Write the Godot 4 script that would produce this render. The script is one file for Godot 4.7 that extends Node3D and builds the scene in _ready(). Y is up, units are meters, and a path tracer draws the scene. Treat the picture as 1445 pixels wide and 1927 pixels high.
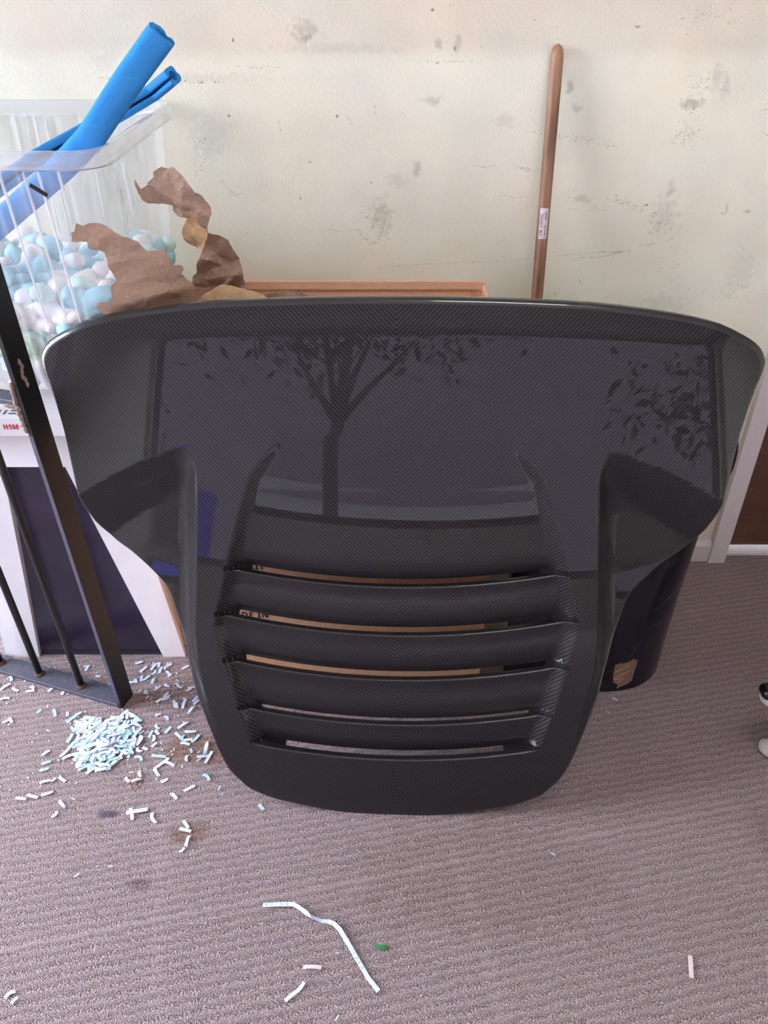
extends Node3D
# A carbon bonnet with louvres leaning on a cardboard box in a back room; metres, y up, the back wall at z = -1.945, the camera over the origin.

const WALL_Z := -1.945
var names := {}
var rng := RandomNumberGenerator.new()
var M := {}

# ------------------------------------------------------------------ naming
func numbered(n: String) -> String:
	if not names.has(n):
		names[n] = 0
		return n
	names[n] += 1
	return "%s_%03d" % [n, names[n]]

func tag(o: Node3D, label: String, category: String, group := "", kind := "") -> Node3D:
	if label: o.set_meta("label", label)
	if category: o.set_meta("category", category)
	if group: o.set_meta("group", group)
	if kind: o.set_meta("kind", kind)
	return o

func thing(n: String, label: String, category: String, at := Vector3.ZERO, group := "") -> Node3D:
	var o := Node3D.new()
	o.name = numbered(n)
	add_child(o, true)
	o.position = at
	tag(o, label, category, group)
	return o

func put(n: String, mesh: Mesh, mat: Material, parent: Node = null) -> MeshInstance3D:
	var o := MeshInstance3D.new()
	o.mesh = mesh
	o.material_override = mat
	o.cast_shadow = GeometryInstance3D.SHADOW_CASTING_SETTING_ON
	if parent == null:
		o.name = numbered(n)
		add_child(o, true)
	else:
		o.name = n
		parent.add_child(o, true)
	return o

func structure(n: String, mesh: Mesh, mat: Material, parent: Node = null) -> MeshInstance3D:
	var o := put(n, mesh, mat, parent)
	if parent == null: o.set_meta("kind", "structure")
	return o

# ------------------------------------------------------------------ shape helpers
func begin(flat := true) -> SurfaceTool:
	var st := SurfaceTool.new()
	st.begin(Mesh.PRIMITIVE_TRIANGLES)
	st.set_smooth_group(-1 if flat else 0)
	return st

func done(st: SurfaceTool) -> ArrayMesh:
	st.generate_normals()
	return st.commit()

# a, b, c counter-clockwise seen from outside
func tri(st: SurfaceTool, a: Vector3, b: Vector3, c: Vector3) -> void:
	st.add_vertex(a); st.add_vertex(c); st.add_vertex(b)

func quad(st: SurfaceTool, a: Vector3, b: Vector3, c: Vector3, d: Vector3) -> void:
	tri(st, a, b, c); tri(st, a, c, d)

# turned so that it faces away from the point inside
func face(st: SurfaceTool, p: Array, inside: Vector3) -> void:
	var n: Vector3 = (p[1] - p[0]).cross(p[2] - p[0])
	var mid := Vector3.ZERO
	for x in p: mid += x
	mid /= p.size()
	var q := p.duplicate()
	if n.dot(mid - inside) < 0: q.reverse()
	for i in range(1, q.size() - 1): tri(st, q[0], q[i], q[i + 1])

# a box with chamfered edges, in the frame t
func cham(st: SurfaceTool, t: Transform3D, size: Vector3, c := 0.002) -> void:
	var h := size / 2
	c = minf(c, minf(h.x, minf(h.y, h.z)) * 0.8)
	var at := t.origin
	var v := func(sx: int, sy: int, sz: int, axis: int) -> Vector3:
		var p := Vector3(sx * (h.x - c), sy * (h.y - c), sz * (h.z - c))
		p[axis] += c * [sx, sy, sz][axis]
		return t * p
	for s in [-1, 1]:
		face(st, [v.call(s, -1, -1, 0), v.call(s, 1, -1, 0), v.call(s, 1, 1, 0), v.call(s, -1, 1, 0)], at)
		face(st, [v.call(-1, s, -1, 1), v.call(1, s, -1, 1), v.call(1, s, 1, 1), v.call(-1, s, 1, 1)], at)
		face(st, [v.call(-1, -1, s, 2), v.call(1, -1, s, 2), v.call(1, 1, s, 2), v.call(-1, 1, s, 2)], at)
		for r in [-1, 1]:
			face(st, [v.call(-1, s, r, 1), v.call(1, s, r, 1), v.call(1, s, r, 2), v.call(-1, s, r, 2)], at)
			face(st, [v.call(s, -1, r, 0), v.call(s, 1, r, 0), v.call(s, 1, r, 2), v.call(s, -1, r, 2)], at)
			face(st, [v.call(s, r, -1, 0), v.call(s, r, 1, 0), v.call(s, r, 1, 1), v.call(s, r, -1, 1)], at)
			for k in [-1, 1]:
				face(st, [v.call(s, r, k, 0), v.call(s, r, k, 1), v.call(s, r, k, 2)], at)

func box_mesh(lo: Vector3, hi: Vector3, c := 0.002) -> ArrayMesh:
	var st := begin()
	cham(st, Transform3D(Basis(), (lo + hi) / 2), hi - lo, c)
	return done(st)

# a polygon in x and y, from z0 (back) to z1 (front), in the frame t
func extrude(st: SurfaceTool, poly: PackedVector2Array, z0: float, z1: float, t := Transform3D()) -> void:
	var p := poly.duplicate()
	if Geometry2D.is_polygon_clockwise(p) != false: p.reverse()
	var area := 0.0
	for i in p.size():
		var a := p[i]
		var b := p[(i + 1) % p.size()]
		area += a.x * b.y - b.x * a.y
	if area < 0: p.reverse()
	var ix := Geometry2D.triangulate_polygon(p)
	for i in range(0, ix.size(), 3):
		var a := p[ix[i]]; var b := p[ix[i + 1]]; var c := p[ix[i + 2]]
		if (b - a).cross(c - a) < 0:
			var s := b; b = c; c = s
		tri(st, t * Vector3(a.x, a.y, z1), t * Vector3(b.x, b.y, z1), t * Vector3(c.x, c.y, z1))
		tri(st, t * Vector3(a.x, a.y, z0), t * Vector3(c.x, c.y, z0), t * Vector3(b.x, b.y, z0))
	for i in p.size():
		var a := p[i]
		var b := p[(i + 1) % p.size()]
		quad(st, t * Vector3(a.x, a.y, z0), t * Vector3(b.x, b.y, z0), t * Vector3(b.x, b.y, z1), t * Vector3(a.x, a.y, z1))

# rings of equal length joined to a skin; ends closed with fans
func skin(st: SurfaceTool, rings: Array, closed := true, ends := true) -> void:
	for i in rings.size() - 1:
		var a: PackedVector3Array = rings[i]
		var b: PackedVector3Array = rings[i + 1]
		var n := a.size()
		for k in (n if closed else n - 1):
			var k2 := (k + 1) % n
			quad(st, a[k], a[k2], b[k2], b[k])
	if ends:
		for e in [0, rings.size() - 1]:
			var r: PackedVector3Array = rings[e]
			var mid := Vector3.ZERO
			for v in r: mid += v
			mid /= r.size()
			for k in r.size():
				if e == 0: tri(st, mid, r[(k + 1) % r.size()], r[k])
				else: tri(st, mid, r[k], r[(k + 1) % r.size()])

# a tube along points with a radius for each
func tube(st: SurfaceTool, path: PackedVector3Array, radii: Array, sides := 12, ends := true) -> void:
	var rings := []
	var up := Vector3.UP
	var first := (path[1] - path[0]).normalized()
	if absf(first.y) > 0.9: up = Vector3.RIGHT
	var side := first.cross(up).normalized()
	for i in path.size():
		var d := (path[mini(i + 1, path.size() - 1)] - path[maxi(i - 1, 0)]).normalized()
		side = (side - d * side.dot(d)).normalized()
		var other := d.cross(side)
		var r: float = radii[i] if radii.size() > 1 else radii[0]
		var ring := PackedVector3Array()
		for k in sides:
			var a := TAU * k / sides
			ring.append(path[i] + (side * cos(a) + other * sin(a)) * r)
		rings.append(ring)
	skin(st, rings, true, ends)

func table(t: Array, x: float) -> float:
	if x <= t[0][0]: return t[0][1]
	for i in range(1, t.size()):
		if x < t[i][0]:
			var a: Array = t[i - 1]
			var b: Array = t[i]
			return lerpf(a[1], b[1], (x - a[0]) / (b[0] - a[0]))
	return t[-1][1]

# the same through a smooth curve
func smooth_table(t: Array, x: float) -> float:
	if x <= t[0][0]: return t[0][1]
	for i in range(1, t.size()):
		if x < t[i][0]:
			var a: Array = t[i - 1]
			var b: Array = t[i]
			var h: float = b[0] - a[0]
			var d: float = (b[1] - a[1]) / h
			var m0 := d
			var m1 := d
			if i > 1: m0 = slope((a[1] - t[i - 2][1]) / (a[0] - t[i - 2][0]), d)
			if i < t.size() - 1: m1 = slope(d, (t[i + 1][1] - b[1]) / (t[i + 1][0] - b[0]))
			var s: float = (x - a[0]) / h
			return a[1] * (1 + 2 * s) * (1 - s) * (1 - s) + m0 * h * s * (1 - s) * (1 - s) + b[1] * s * s * (3 - 2 * s) + m1 * h * s * s * (s - 1)
	return t[-1][1]

func slope(a: float, b: float) -> float:
	return 0.0 if a * b <= 0 else 2.0 * a * b / (a + b)

# ------------------------------------------------------------------ materials
func mat(c: Color, rough := 0.8, metal := 0.0, spec := 0.5) -> StandardMaterial3D:
	var m := StandardMaterial3D.new()
	m.albedo_color = c
	m.roughness = rough
	m.metallic = metal
	m.metallic_specular = spec
	return m

func noise_tex(freq: float, lo: Color, hi: Color, octaves := 4, size := 512, kind := FastNoiseLite.TYPE_SIMPLEX, seed := 1) -> NoiseTexture2D:
	var n := FastNoiseLite.new()
	n.noise_type = kind
	n.frequency = freq
	n.fractal_octaves = octaves
	n.seed = seed
	var t := NoiseTexture2D.new()
	t.noise = n
	t.seamless = true
	t.width = size
	t.height = size
	var g := Gradient.new()
	g.set_color(0, lo)
	g.set_color(1, hi)
	t.color_ramp = g
	return t

func grainy(c: Color, c2: Color, scale: float, rough: float, freq := 0.02, relief := 0.0, seed := 1) -> StandardMaterial3D:
	var m := mat(Color.WHITE, rough)
	m.albedo_texture = noise_tex(freq, c, c2, 4, 512, FastNoiseLite.TYPE_SIMPLEX, seed)
	m.uv1_triplanar = true
	m.uv1_world_triplanar = true
	m.uv1_scale = Vector3.ONE * scale
	if relief > 0:
		m.heightmap_enabled = true
		m.heightmap_scale = relief
		m.heightmap_texture = noise_tex(freq * 2.5, Color.BLACK, Color.WHITE, 3, 512, FastNoiseLite.TYPE_SIMPLEX, seed + 7)
	return m

func weave_material() -> StandardMaterial3D:
	# two-by-two twill: four tows by four, light where the tow runs one way, dark where it runs the other
	var n := 128
	var im := Image.create(n, n, false, Image.FORMAT_RGB8)
	var hm := Image.create(n, n, false, Image.FORMAT_L8)
	for y in n:
		for x in n:
			var i := x * 4 / n
			var j := y * 4 / n
			var over := posmod(i - j, 4) < 2
			var fx := fposmod(x * 4.0 / n, 1.0) - 0.5
			var fy := fposmod(y * 4.0 / n, 1.0) - 0.5
			var across := absf(fx) if over else absf(fy)
			var fil := 0.85 + 0.15 * sin((fx if over else fy) * 40.0)
			var k := (0.041 if over else 0.009) * (1.0 - 1.1 * across * across) * fil
			im.set_pixel(x, y, Color(k, k * 0.87, k * 0.96).linear_to_srgb())
			hm.set_pixel(x, y, Color.from_hsv(0, 0, 0.5 + (0.5 if over else -0.1) * (1.0 - 2.0 * across)))
	var m := mat(Color.WHITE, 0.42)
	m.albedo_texture = ImageTexture.create_from_image(im)
	m.uv1_scale = Vector3(1, 1, 1)
	m.metallic_specular = 0.2
	m.clearcoat_enabled = true
	m.clearcoat = 0.55
	m.clearcoat_roughness = 0.012
	return m

func carpet_material() -> StandardMaterial3D:
	var n := 1024
	var a := FastNoiseLite.new(); a.seed = 3; a.frequency = 0.012; a.fractal_octaves = 2
	var b := FastNoiseLite.new(); b.seed = 9; b.frequency = 0.11; b.fractal_octaves = 2
	var c := FastNoiseLite.new(); c.seed = 5; c.frequency = 0.27; c.fractal_octaves = 2
	var warp: Image = a.get_seamless_image(n, n)
	var loops: Image = b.get_seamless_image(n, n)
	var fine: Image = c.get_seamless_image(n, n)
	var wd := warp.get_data(); var ld := loops.get_data(); var fd := fine.get_data()
	var col := PackedByteArray(); col.resize(n * n * 3)
	var hgt := PackedByteArray(); hgt.resize(n * n)
	var ribs := 32.0
	for y in n:
		for x in n:
			var i := y * n + x
			var w := wd[i] / 255.0
			var l := ld[i] / 255.0
			var f := fd[i] / 255.0
			var ph := fposmod(y * ribs / n + (w - 0.5) * 0.4 + (l - 0.5) * 1.0, 1.0)
			var rib := 1.0 - pow(absf(ph * 2.0 - 1.0), 2.6)
			var h := clampf(rib * 0.52 + (l - 0.5) * 0.75 + (f - 0.5) * 1.1 + 0.22, 0.0, 1.0)
			hgt[i] = int(h * 255)
			var k := 0.55 + 0.31 * h + (f - 0.5) * 0.85
			var pink := (w - 0.5) * 0.015
			col[i * 3] = int(clampf(k * (0.83 + pink), 0, 1) * 255)
			col[i * 3 + 1] = int(clampf(k * 0.738, 0, 1) * 255)
			col[i * 3 + 2] = int(clampf(k * (0.732 - pink), 0, 1) * 255)
	var m := mat(Color.WHITE, 0.95, 0.0, 0.2)
	m.albedo_texture = ImageTexture.create_from_image(Image.create_from_data(n, n, false, Image.FORMAT_RGB8, col))
	m.heightmap_enabled = true
	m.heightmap_texture = ImageTexture.create_from_image(Image.create_from_data(n, n, false, Image.FORMAT_L8, hgt))
	m.heightmap_scale = 0.4
	# worn and spilt spots over the whole floor, on the second UV set
	var s := 512
	var d := Image.create(s, s, false, Image.FORMAT_RGB8)
	d.fill(Color.WHITE)
	var spots := [[-0.605, -1.045, 0.026, 0.011, Color(0.68, 0.68, 0.78)], [-0.50, -0.885, 0.03, 0.012, Color(0.85, 0.8, 0.82)], [-0.42, -1.0, 0.05, 0.03, Color(0.9, 0.84, 0.8)], [0.95, -1.0, 0.2, 0.1, Color(0.93, 0.9, 0.9)], [-0.42, -1.22, 0.12, 0.05, Color(0.93, 0.86, 0.8)], [0.2, -0.9, 0.3, 0.14, Color(0.96, 0.94, 0.93)]]
	var nz := FastNoiseLite.new(); nz.frequency = 0.09; nz.seed = 4
	for y in s:
		for x in s:
			var wx := -1.5 + 3.0 * x / s
			var wz := -2.0 + 3.0 * y / s
			var cc := Color.WHITE
			for q in spots:
				var r: float = sqrt(pow((wx - q[0]) / q[2], 2) + pow((wz - q[1]) / q[3], 2)) + nz.get_noise_2d(x, y) * 0.35
				cc *= Color.WHITE.lerp(q[4], 1.0 - smoothstep(0.6, 1.15, r))
			d.set_pixel(x, y, cc)
	m.detail_enabled = true
	m.detail_albedo = ImageTexture.create_from_image(d)
	m.detail_blend_mode = BaseMaterial3D.BLEND_MODE_MUL
	m.detail_uv_layer = BaseMaterial3D.DETAIL_UV_2
	return m

func wall_material() -> StandardMaterial3D:
	# one tile is 2.4 m wide and 1.6 m high: x from -1.2, y from 0.2; it holds the scuffs and smears of this wall
	var w := 2048
	var h := 1366
	var base := FastNoiseLite.new(); base.frequency = 0.004; base.fractal_octaves = 4; base.seed = 21
	var fine := FastNoiseLite.new(); fine.frequency = 0.14; fine.fractal_octaves = 3; fine.seed = 22
	var bd := (base.get_seamless_image(w, h) as Image).get_data()
	var fd := (fine.get_seamless_image(w, h) as Image).get_data()
	var col := PackedByteArray(); col.resize(w * h * 3)
	var hgt := PackedByteArray(); hgt.resize(w * h)
	for y in h:
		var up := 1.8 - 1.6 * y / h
		var above := smoothstep(1.35, 1.40, up)  # upper paint band; the lower wall is also lightened to offset weaker light there
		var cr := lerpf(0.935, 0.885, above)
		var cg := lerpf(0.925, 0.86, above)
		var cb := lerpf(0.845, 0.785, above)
		for x in w:
			var i := y * w + x
			var k := 0.965 + bd[i] / 255.0 * 0.07
			var warm := (bd[(i + 700) % (w * h)] / 255.0 - 0.5) * 0.035
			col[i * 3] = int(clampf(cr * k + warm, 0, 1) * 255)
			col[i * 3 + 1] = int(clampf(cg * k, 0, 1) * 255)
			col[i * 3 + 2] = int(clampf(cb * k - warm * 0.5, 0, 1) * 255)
			hgt[i] = fd[i]
	var im := Image.create_from_data(w, h, false, Image.FORMAT_RGB8, col)
	var r := RandomNumberGenerator.new(); r.seed = 77
	# soft smears: x, y, half width, half height, darkness
	for q in [[0.27, 1.245, 0.03, 0.02, 0.1], [-0.165, 1.42, 0.035, 0.022, 0.22], [-0.168, 1.405, 0.016, 0.008, 0.4], [0.115, 1.395, 0.011, 0.016, 0.22], [0.155, 1.395, 0.012, 0.02, 0.2], [0.105, 1.285, 0.03, 0.012, 0.2], [0.075, 1.145, 0.014, 0.02, 0.22], [0.03, 1.12, 0.03, 0.02, 0.1], [-0.005, 1.04, 0.028, 0.05, 0.16], [0.405, 1.31, 0.01, 0.015, 0.3], [0.425, 1.27, 0.014, 0.012, 0.24], [0.465, 1.08, 0.03, 0.012, 0.16], [0.68, 1.28, 0.03, 0.014, 0.34], [0.72, 1.33, 0.02, 0.03, 0.14], [0.745, 1.31, 0.012, 0.024, 0.2], [0.67, 1.10, 0.012, 0.024, 0.18], [0.665, 1.04, 0.04, 0.06, 0.1], [0.88, 1.33, 0.026, 0.016, 0.26], [0.94, 1.39, 0.006, 0.012, 0.4], [0.81, 1.06, 0.006, 0.014, 0.22], [0.86, 1.05, 0.014, 0.006, 0.3], [-0.39, 1.21, 0.06, 0.05, 0.1], [-0.60, 1.36, 0.05, 0.03, 0.06], [0.70, 0.82, 0.07, 0.04, 0.1], [0.88, 0.9, 0.05, 0.07, 0.06], [-0.42, 1.33, 0.2, 0.012, 0.07], [-0.1, 1.385, 0.2, 0.012, 0.08]]:
		smear(im, q[0], q[1], q[2], q[3], q[4])
	# peppered scrapes: start, end, spread, how many
	for q in [[0.325, 1.225, 0.53, 1.195, 0.008, 150], [0.30, 1.15, 0.365, 1.14, 0.004, 40], [0.42, 1.10, 0.5, 1.06, 0.012, 60], [0.53, 1.08, 0.61, 1.055, 0.008, 110], [0.685, 1.33, 0.68, 1.22, 0.012, 90], [0.655, 1.21, 0.7, 1.22, 0.018, 130], [0.845, 1.26, 0.875, 1.275, 0.012, 60], [0.66, 1.04, 0.67, 0.98, 0.025, 120], [0.70, 0.93, 0.72, 0.9, 0.03, 40], [0.77, 0.86, 0.95, 0.85, 0.02, 80], [0.52, 0.85, 0.6, 0.83, 0.03, 30], [-0.01, 1.06, -0.03, 0.98, 0.022, 160], [-0.02, 0.99, -0.01, 0.95, 0.02, 40], [-0.40, 1.22, -0.43, 1.12, 0.01, 60], [-0.5, 1.32, -0.35, 1.322, 0.004, 70], [-0.62, 1.33, -0.55, 1.33, 0.003, 30], [-0.32, 1.35, -0.22, 1.35, 0.003, 30], [0.09, 1.36, 0.2, 1.362, 0.004, 30], [0.62, 1.44, 0.78, 1.43, 0.02, 60], [0.2, 1.45, 0.3, 1.4, 0.06, 30]]:
		for k in q[5]:
			var t := r.randf()
			var px: float = lerpf(q[0], q[2], t) + r.randfn() * q[4]
			var py: float = lerpf(q[1], q[3], t) + r.randfn() * q[4] * 0.6
			var s := r.randf_range(0.0005, 0.0013)
			smear(im, px, py, s * r.randf_range(0.8, 2.0), s, r.randf_range(0.25, 0.65))
	# thin lines
	for q in [[-0.02, 0.915, 0.58, 0.955, 0.16], [0.46, 0.935, 0.6, 0.955, 0.3], [0.52, 0.953, 0.6, 0.958, 0.3], [-0.14, 1.005, -0.06, 1.006, 0.25], [-0.38, 1.12, -0.35, 1.085, 0.3], [-0.37, 1.085, -0.33, 1.09, 0.3], [0.85, 1.22, 0.87, 1.217, 0.7], [0.80, 1.045, 0.812, 1.045, 0.6], [0.27, 1.085, 0.345, 1.082, 0.15], [0.43, 1.055, 0.53, 1.052, 0.12], [0.62, 0.97, 0.66, 0.975, 0.2], [0.0, 1.06, -0.03, 1.01, 0.35], [0.01, 1.05, -0.01, 0.99, 0.3], [-0.03, 1.055, -0.045, 1.03, 0.3], [0.345, 0.79, 0.347, 0.775, 0.35], [0.425, 0.775, 0.426, 0.76, 0.4], [-0.2, 1.09, -0.195, 1.075, 0.4], [-0.235, 1.245, -0.232, 1.22, 0.4], [-0.08, 1.25, -0.07, 1.235, 0.4], [-0.02, 1.275, -0.02, 1.255, 0.35], [0.2, 1.15, 0.26, 1.15, 0.2], [0.48, 0.91, 0.49, 0.87, 0.2]]:
		var n := int(Vector2(q[2] - q[0], q[3] - q[1]).length() / 0.0008) + 1
		for k in n:
			var t := float(k) / n
			smear(im, lerpf(q[0], q[2], t), lerpf(q[1], q[3], t) + 0.002 * sin(t * 9.0), 0.0011, 0.0011, q[4] * r.randf_range(0.3, 0.8))
	# dark nicks and chips
	for q in [[-0.345, 1.255, 0.005, 0.004], [-0.32, 1.40, 0.002, 0.004], [0.10, 1.455, 0.004, 0.003], [0.15, 1.385, 0.002, 0.005], [-0.105, 1.255, 0.003, 0.004], [-0.17, 1.16, 0.004, 0.0015], [0.53, 1.425, 0.008, 0.003], [0.62, 1.065, 0.004, 0.003], [0.60, 0.82, 0.002, 0.006], [0.43, 0.85, 0.003, 0.002], [-0.33, 1.0, 0.002, 0.0015], [-0.03, 1.115, 0.002, 0.0015], [0.04, 1.26, 0.002, 0.001], [0.90, 1.32, 0.004, 0.003], [0.90, 1.40, 0.003, 0.002], [0.56, 0.945, 0.003, 0.002]]:
		smear(im, q[0], q[1], q[2], q[3], 0.8)
	var m := mat(Color.WHITE, 0.55, 0.0, 0.35)
	m.albedo_texture = ImageTexture.create_from_image(im)
	m.heightmap_enabled = true
	m.heightmap_texture = ImageTexture.create_from_image(Image.create_from_data(w, h, false, Image.FORMAT_L8, hgt))
	m.heightmap_scale = 0.05
	return m

var smear_noise := FastNoiseLite.new()

func smear(im: Image, x: float, y: float, rx: float, ry: float, dark: float) -> void:
	var s := im.get_width() / 2.4
	var cx := (x + 1.2) * s
	var cy := (1.8 - y) * s
	var ax := maxf(rx * s, 0.7)
	var ay := maxf(ry * s, 0.7)
	for yy in range(int(cy - ay * 1.3), int(cy + ay * 1.3) + 1):
		for xx in range(int(cx - ax * 1.3), int(cx + ax * 1.3) + 1):
			if xx < 0 or yy < 0 or xx >= im.get_width() or yy >= im.get_height(): continue
			var d := sqrt(pow((xx - cx) / ax, 2) + pow((yy - cy) / ay, 2))
			d += smear_noise.get_noise_2d(xx, yy) * 0.7
			var k := (1.0 - smoothstep(0.1, 1.15, d)) * dark * 0.7
			if k > 0.01:
				var c := im.get_pixel(xx, yy)
				im.set_pixel(xx, yy, c.lerp(Color(0.26, 0.24, 0.22), k))

func make_materials() -> void:
	smear_noise.frequency = 0.06
	smear_noise.seed = 2
	M.carpet = carpet_material()
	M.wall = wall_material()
	M.plain_wall = grainy(Color(0.80, 0.80, 0.73), Color(0.84, 0.83, 0.76), 0.7, 0.8)
	M.ceiling = grainy(Color(0.78, 0.78, 0.77), Color(0.82, 0.82, 0.81), 0.7, 0.9)
	M.white_paint = grainy(Color(0.80, 0.76, 0.76), Color(0.88, 0.84, 0.84), 9.0, 0.5, 0.03, 0.04, 31)
	M.door = door_material()
	M.carbon = weave_material()
	M.carbon_edge = mat(Color(0.10, 0.095, 0.10), 0.3, 0.0, 0.5)
	M.carbon_edge.clearcoat_enabled = true
	M.carbon_edge.clearcoat = 1.0
	M.carbon_edge.clearcoat_roughness = 0.03
	M.under = mat(Color(0.10, 0.09, 0.10), 0.6, 0.0, 0.2)
	M.card = grainy(Color(0.78, 0.59, 0.46), Color(0.84, 0.65, 0.51), 6.0, 0.85, 0.015, 0.02, 3)
	M.card_in = grainy(Color(0.91, 0.71, 0.58), Color(0.95, 0.75, 0.62), 5.0, 0.85, 0.01, 0.02, 4)
	M.kraft = grainy(Color(0.70, 0.585, 0.505), Color(0.77, 0.65, 0.565), 8.0, 0.8, 0.02, 0.05, 5)
	M.kraft_light = grainy(Color(0.87, 0.72, 0.55), Color(0.93, 0.78, 0.61), 8.0, 0.8, 0.02, 0.05, 6)
	M.ink = mat(Color(0.06, 0.055, 0.05), 0.7)
	M.foam = grainy(Color(0.10, 0.57, 0.98), Color(0.34, 0.74, 1.0), 14.0, 0.95, 0.09, 0.25, 8)
	M.white_plastic = mat(Color(0.94, 0.94, 0.95), 0.22)
	M.cabinet_white = grainy(Color(0.92, 0.91, 0.92), Color(0.95, 0.94, 0.95), 1.5, 0.35, 0.01, 0.0, 12)
	M.cabinet_dark = grainy(Color(0.155, 0.135, 0.20), Color(0.20, 0.175, 0.25), 1.2, 0.16, 0.006, 0.0, 13)
	M.seam = mat(Color(0.12, 0.12, 0.13), 0.7)
	M.red = mat(Color(0.80, 0.04, 0.20), 0.5)
	M.grey_print = mat(Color(0.33, 0.36, 0.40), 0.6)
	M.edge_yellow = mat(Color(0.55, 0.55, 0.42), 0.6)
	M.steel = grainy(Color(0.045, 0.043, 0.045), Color(0.085, 0.078, 0.078), 7.0, 0.45, 0.02, 0.03, 14)
	M.steel_grey = grainy(Color(0.23, 0.23, 0.27), Color(0.34, 0.33, 0.38), 7.0, 0.5, 0.02, 0.02, 15)
	M.weld = grainy(Color(0.56, 0.45, 0.40), Color(0.88, 0.77, 0.70), 30.0, 0.45, 0.05, 0.2, 16)
	M.rust = grainy(Color(0.26, 0.17, 0.13), Color(0.42, 0.32, 0.28), 30.0, 0.8, 0.05, 0.1, 17)
	M.wood = wood_material()
	M.navy = navy_material()
	M.tape = grainy(Color(0.48, 0.38, 0.30), Color(0.60, 0.48, 0.38), 40.0, 0.7, 0.03, 0.1, 19)
	M.tape_edge = mat(Color(0.72, 0.56, 0.45), 0.7)
	M.black_rubber = mat(Color(0.03, 0.03, 0.032), 0.6)
	M.dog_fur = grainy(Color(0.80, 0.76, 0.72), Color(0.93, 0.90, 0.87), 30.0, 0.95, 0.06, 0.15, 23)
	M.dog_nose = mat(Color(0.035, 0.033, 0.04), 0.28)
	M.dog_eye = mat(Color(0.02, 0.015, 0.012), 0.08)
	M.copper = mat(Color(0.80, 0.52, 0.40), 0.3, 1.0)
	var p := mat(Color(0.96, 0.97, 0.98, 0.24), 0.03)
	p.transparency = BaseMaterial3D.TRANSPARENCY_ALPHA
	M.clear = p
	var p2 := mat(Color(0.90, 0.92, 0.95, 0.30), 0.10)
	p2.transparency = BaseMaterial3D.TRANSPARENCY_ALPHA
	M.clear_rim = p2
	M.flute_glint = mat(Color(0.97, 0.97, 0.98, 0.5), 0.12)
	M.flute_glint.transparency = BaseMaterial3D.TRANSPARENCY_ALPHA
	var g := mat(Color(0.95, 1.0, 0.98, 0.04), 0.02)
	g.transparency = BaseMaterial3D.TRANSPARENCY_ALPHA
	g.metallic_specular = 0.1
	M.glass = g
	for c in [["paper_white", Color(0.80, 0.83, 0.90)], ["paper_blue", Color(0.66, 0.80, 0.89)], ["paper_lilac", Color(0.75, 0.75, 0.90)], ["paper_teal", Color(0.66, 0.86, 0.88)], ["paper_cream", Color(0.92, 0.92, 0.80)], ["paper_green", Color(0.16, 0.47, 0.27)], ["paper_pink", Color(0.86, 0.78, 0.78)]]:
		M[c[0]] = mat(c[1], 0.8)
	for c in [["pea_white", Color(0.96, 0.95, 0.96)], ["pea_blue", Color(0.66, 0.88, 0.95)], ["pea_green", Color(0.80, 0.93, 0.80)], ["pea_mint", Color(0.84, 0.95, 0.93)]]:
		var q := mat(c[1], 0.6)
		q.backlight_enabled = true
		q.backlight = Color(0.25, 0.25, 0.25)
		M[c[0]] = q

func door_material() -> StandardMaterial3D:
	var n := 512
	var im := Image.create(n, n, false, Image.FORMAT_RGB8)
	var nz := FastNoiseLite.new(); nz.seed = 40; nz.frequency = 0.01; nz.fractal_octaves = 4
	for y in n:
		for x in n:
			var k := 1.0 + nz.get_noise_2d(x * 0.6, y * 2.0) * 0.16
			im.set_pixel(x, y, Color(0.36 * k, 0.235 * k, 0.185 * k))
	var r := RandomNumberGenerator.new(); r.seed = 6
	for k in 46:
		var x := r.randf() * n
		var y := r.randf() * n
		var a := r.randf_range(-0.5, 0.5) if r.randf() < 0.7 else r.randf_range(0.8, 2.0)
		var l := r.randf_range(6, 34)
		var c := Color(0.66, 0.55, 0.46) if r.randf() < 0.7 else Color(0.2, 0.13, 0.1)
		for t in int(l):
			var px := int(x + cos(a) * t)
			var py := int(y + sin(a) * t)
			if px < 0 or py < 0 or px >= n or py >= n: continue
			im.set_pixel(px, py, im.get_pixel(px, py).lerp(c, r.randf_range(0.3, 0.9)))
	var m := mat(Color.WHITE, 0.38)
	m.albedo_texture = ImageTexture.create_from_image(im)
	m.uv1_triplanar = true
	m.uv1_world_triplanar = true
	m.uv1_scale = Vector3.ONE * 1.6
	return m

func wood_material() -> StandardMaterial3D:
	# long streaks along v, darkened by hands in broad patches
	var w := 128
	var h := 1024
	var im := Image.create(w, h, false, Image.FORMAT_RGB8)
	var a := FastNoiseLite.new(); a.seed = 51; a.frequency = 0.05; a.fractal_octaves = 3
	var b := FastNoiseLite.new(); b.seed = 52; b.frequency = 0.006; b.fractal_octaves = 3
	for y in h:
		for x in w:
			var ang := TAU * x / w
			var s := a.get_noise_3d(cos(ang) * 26.0, sin(ang) * 26.0, y * 0.035)
			var p := b.get_noise_3d(cos(ang) * 40.0, sin(ang) * 40.0, y * 0.9)
			var k := clampf(0.62 + s * 0.5 + p * 0.85, 0, 1)
			im.set_pixel(x, y, Color(0.38, 0.27, 0.20).lerp(Color(0.66, 0.49, 0.385), k))
	var m := mat(Color.WHITE, 0.5)
	m.albedo_texture = ImageTexture.create_from_image(im)
	return m

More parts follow.
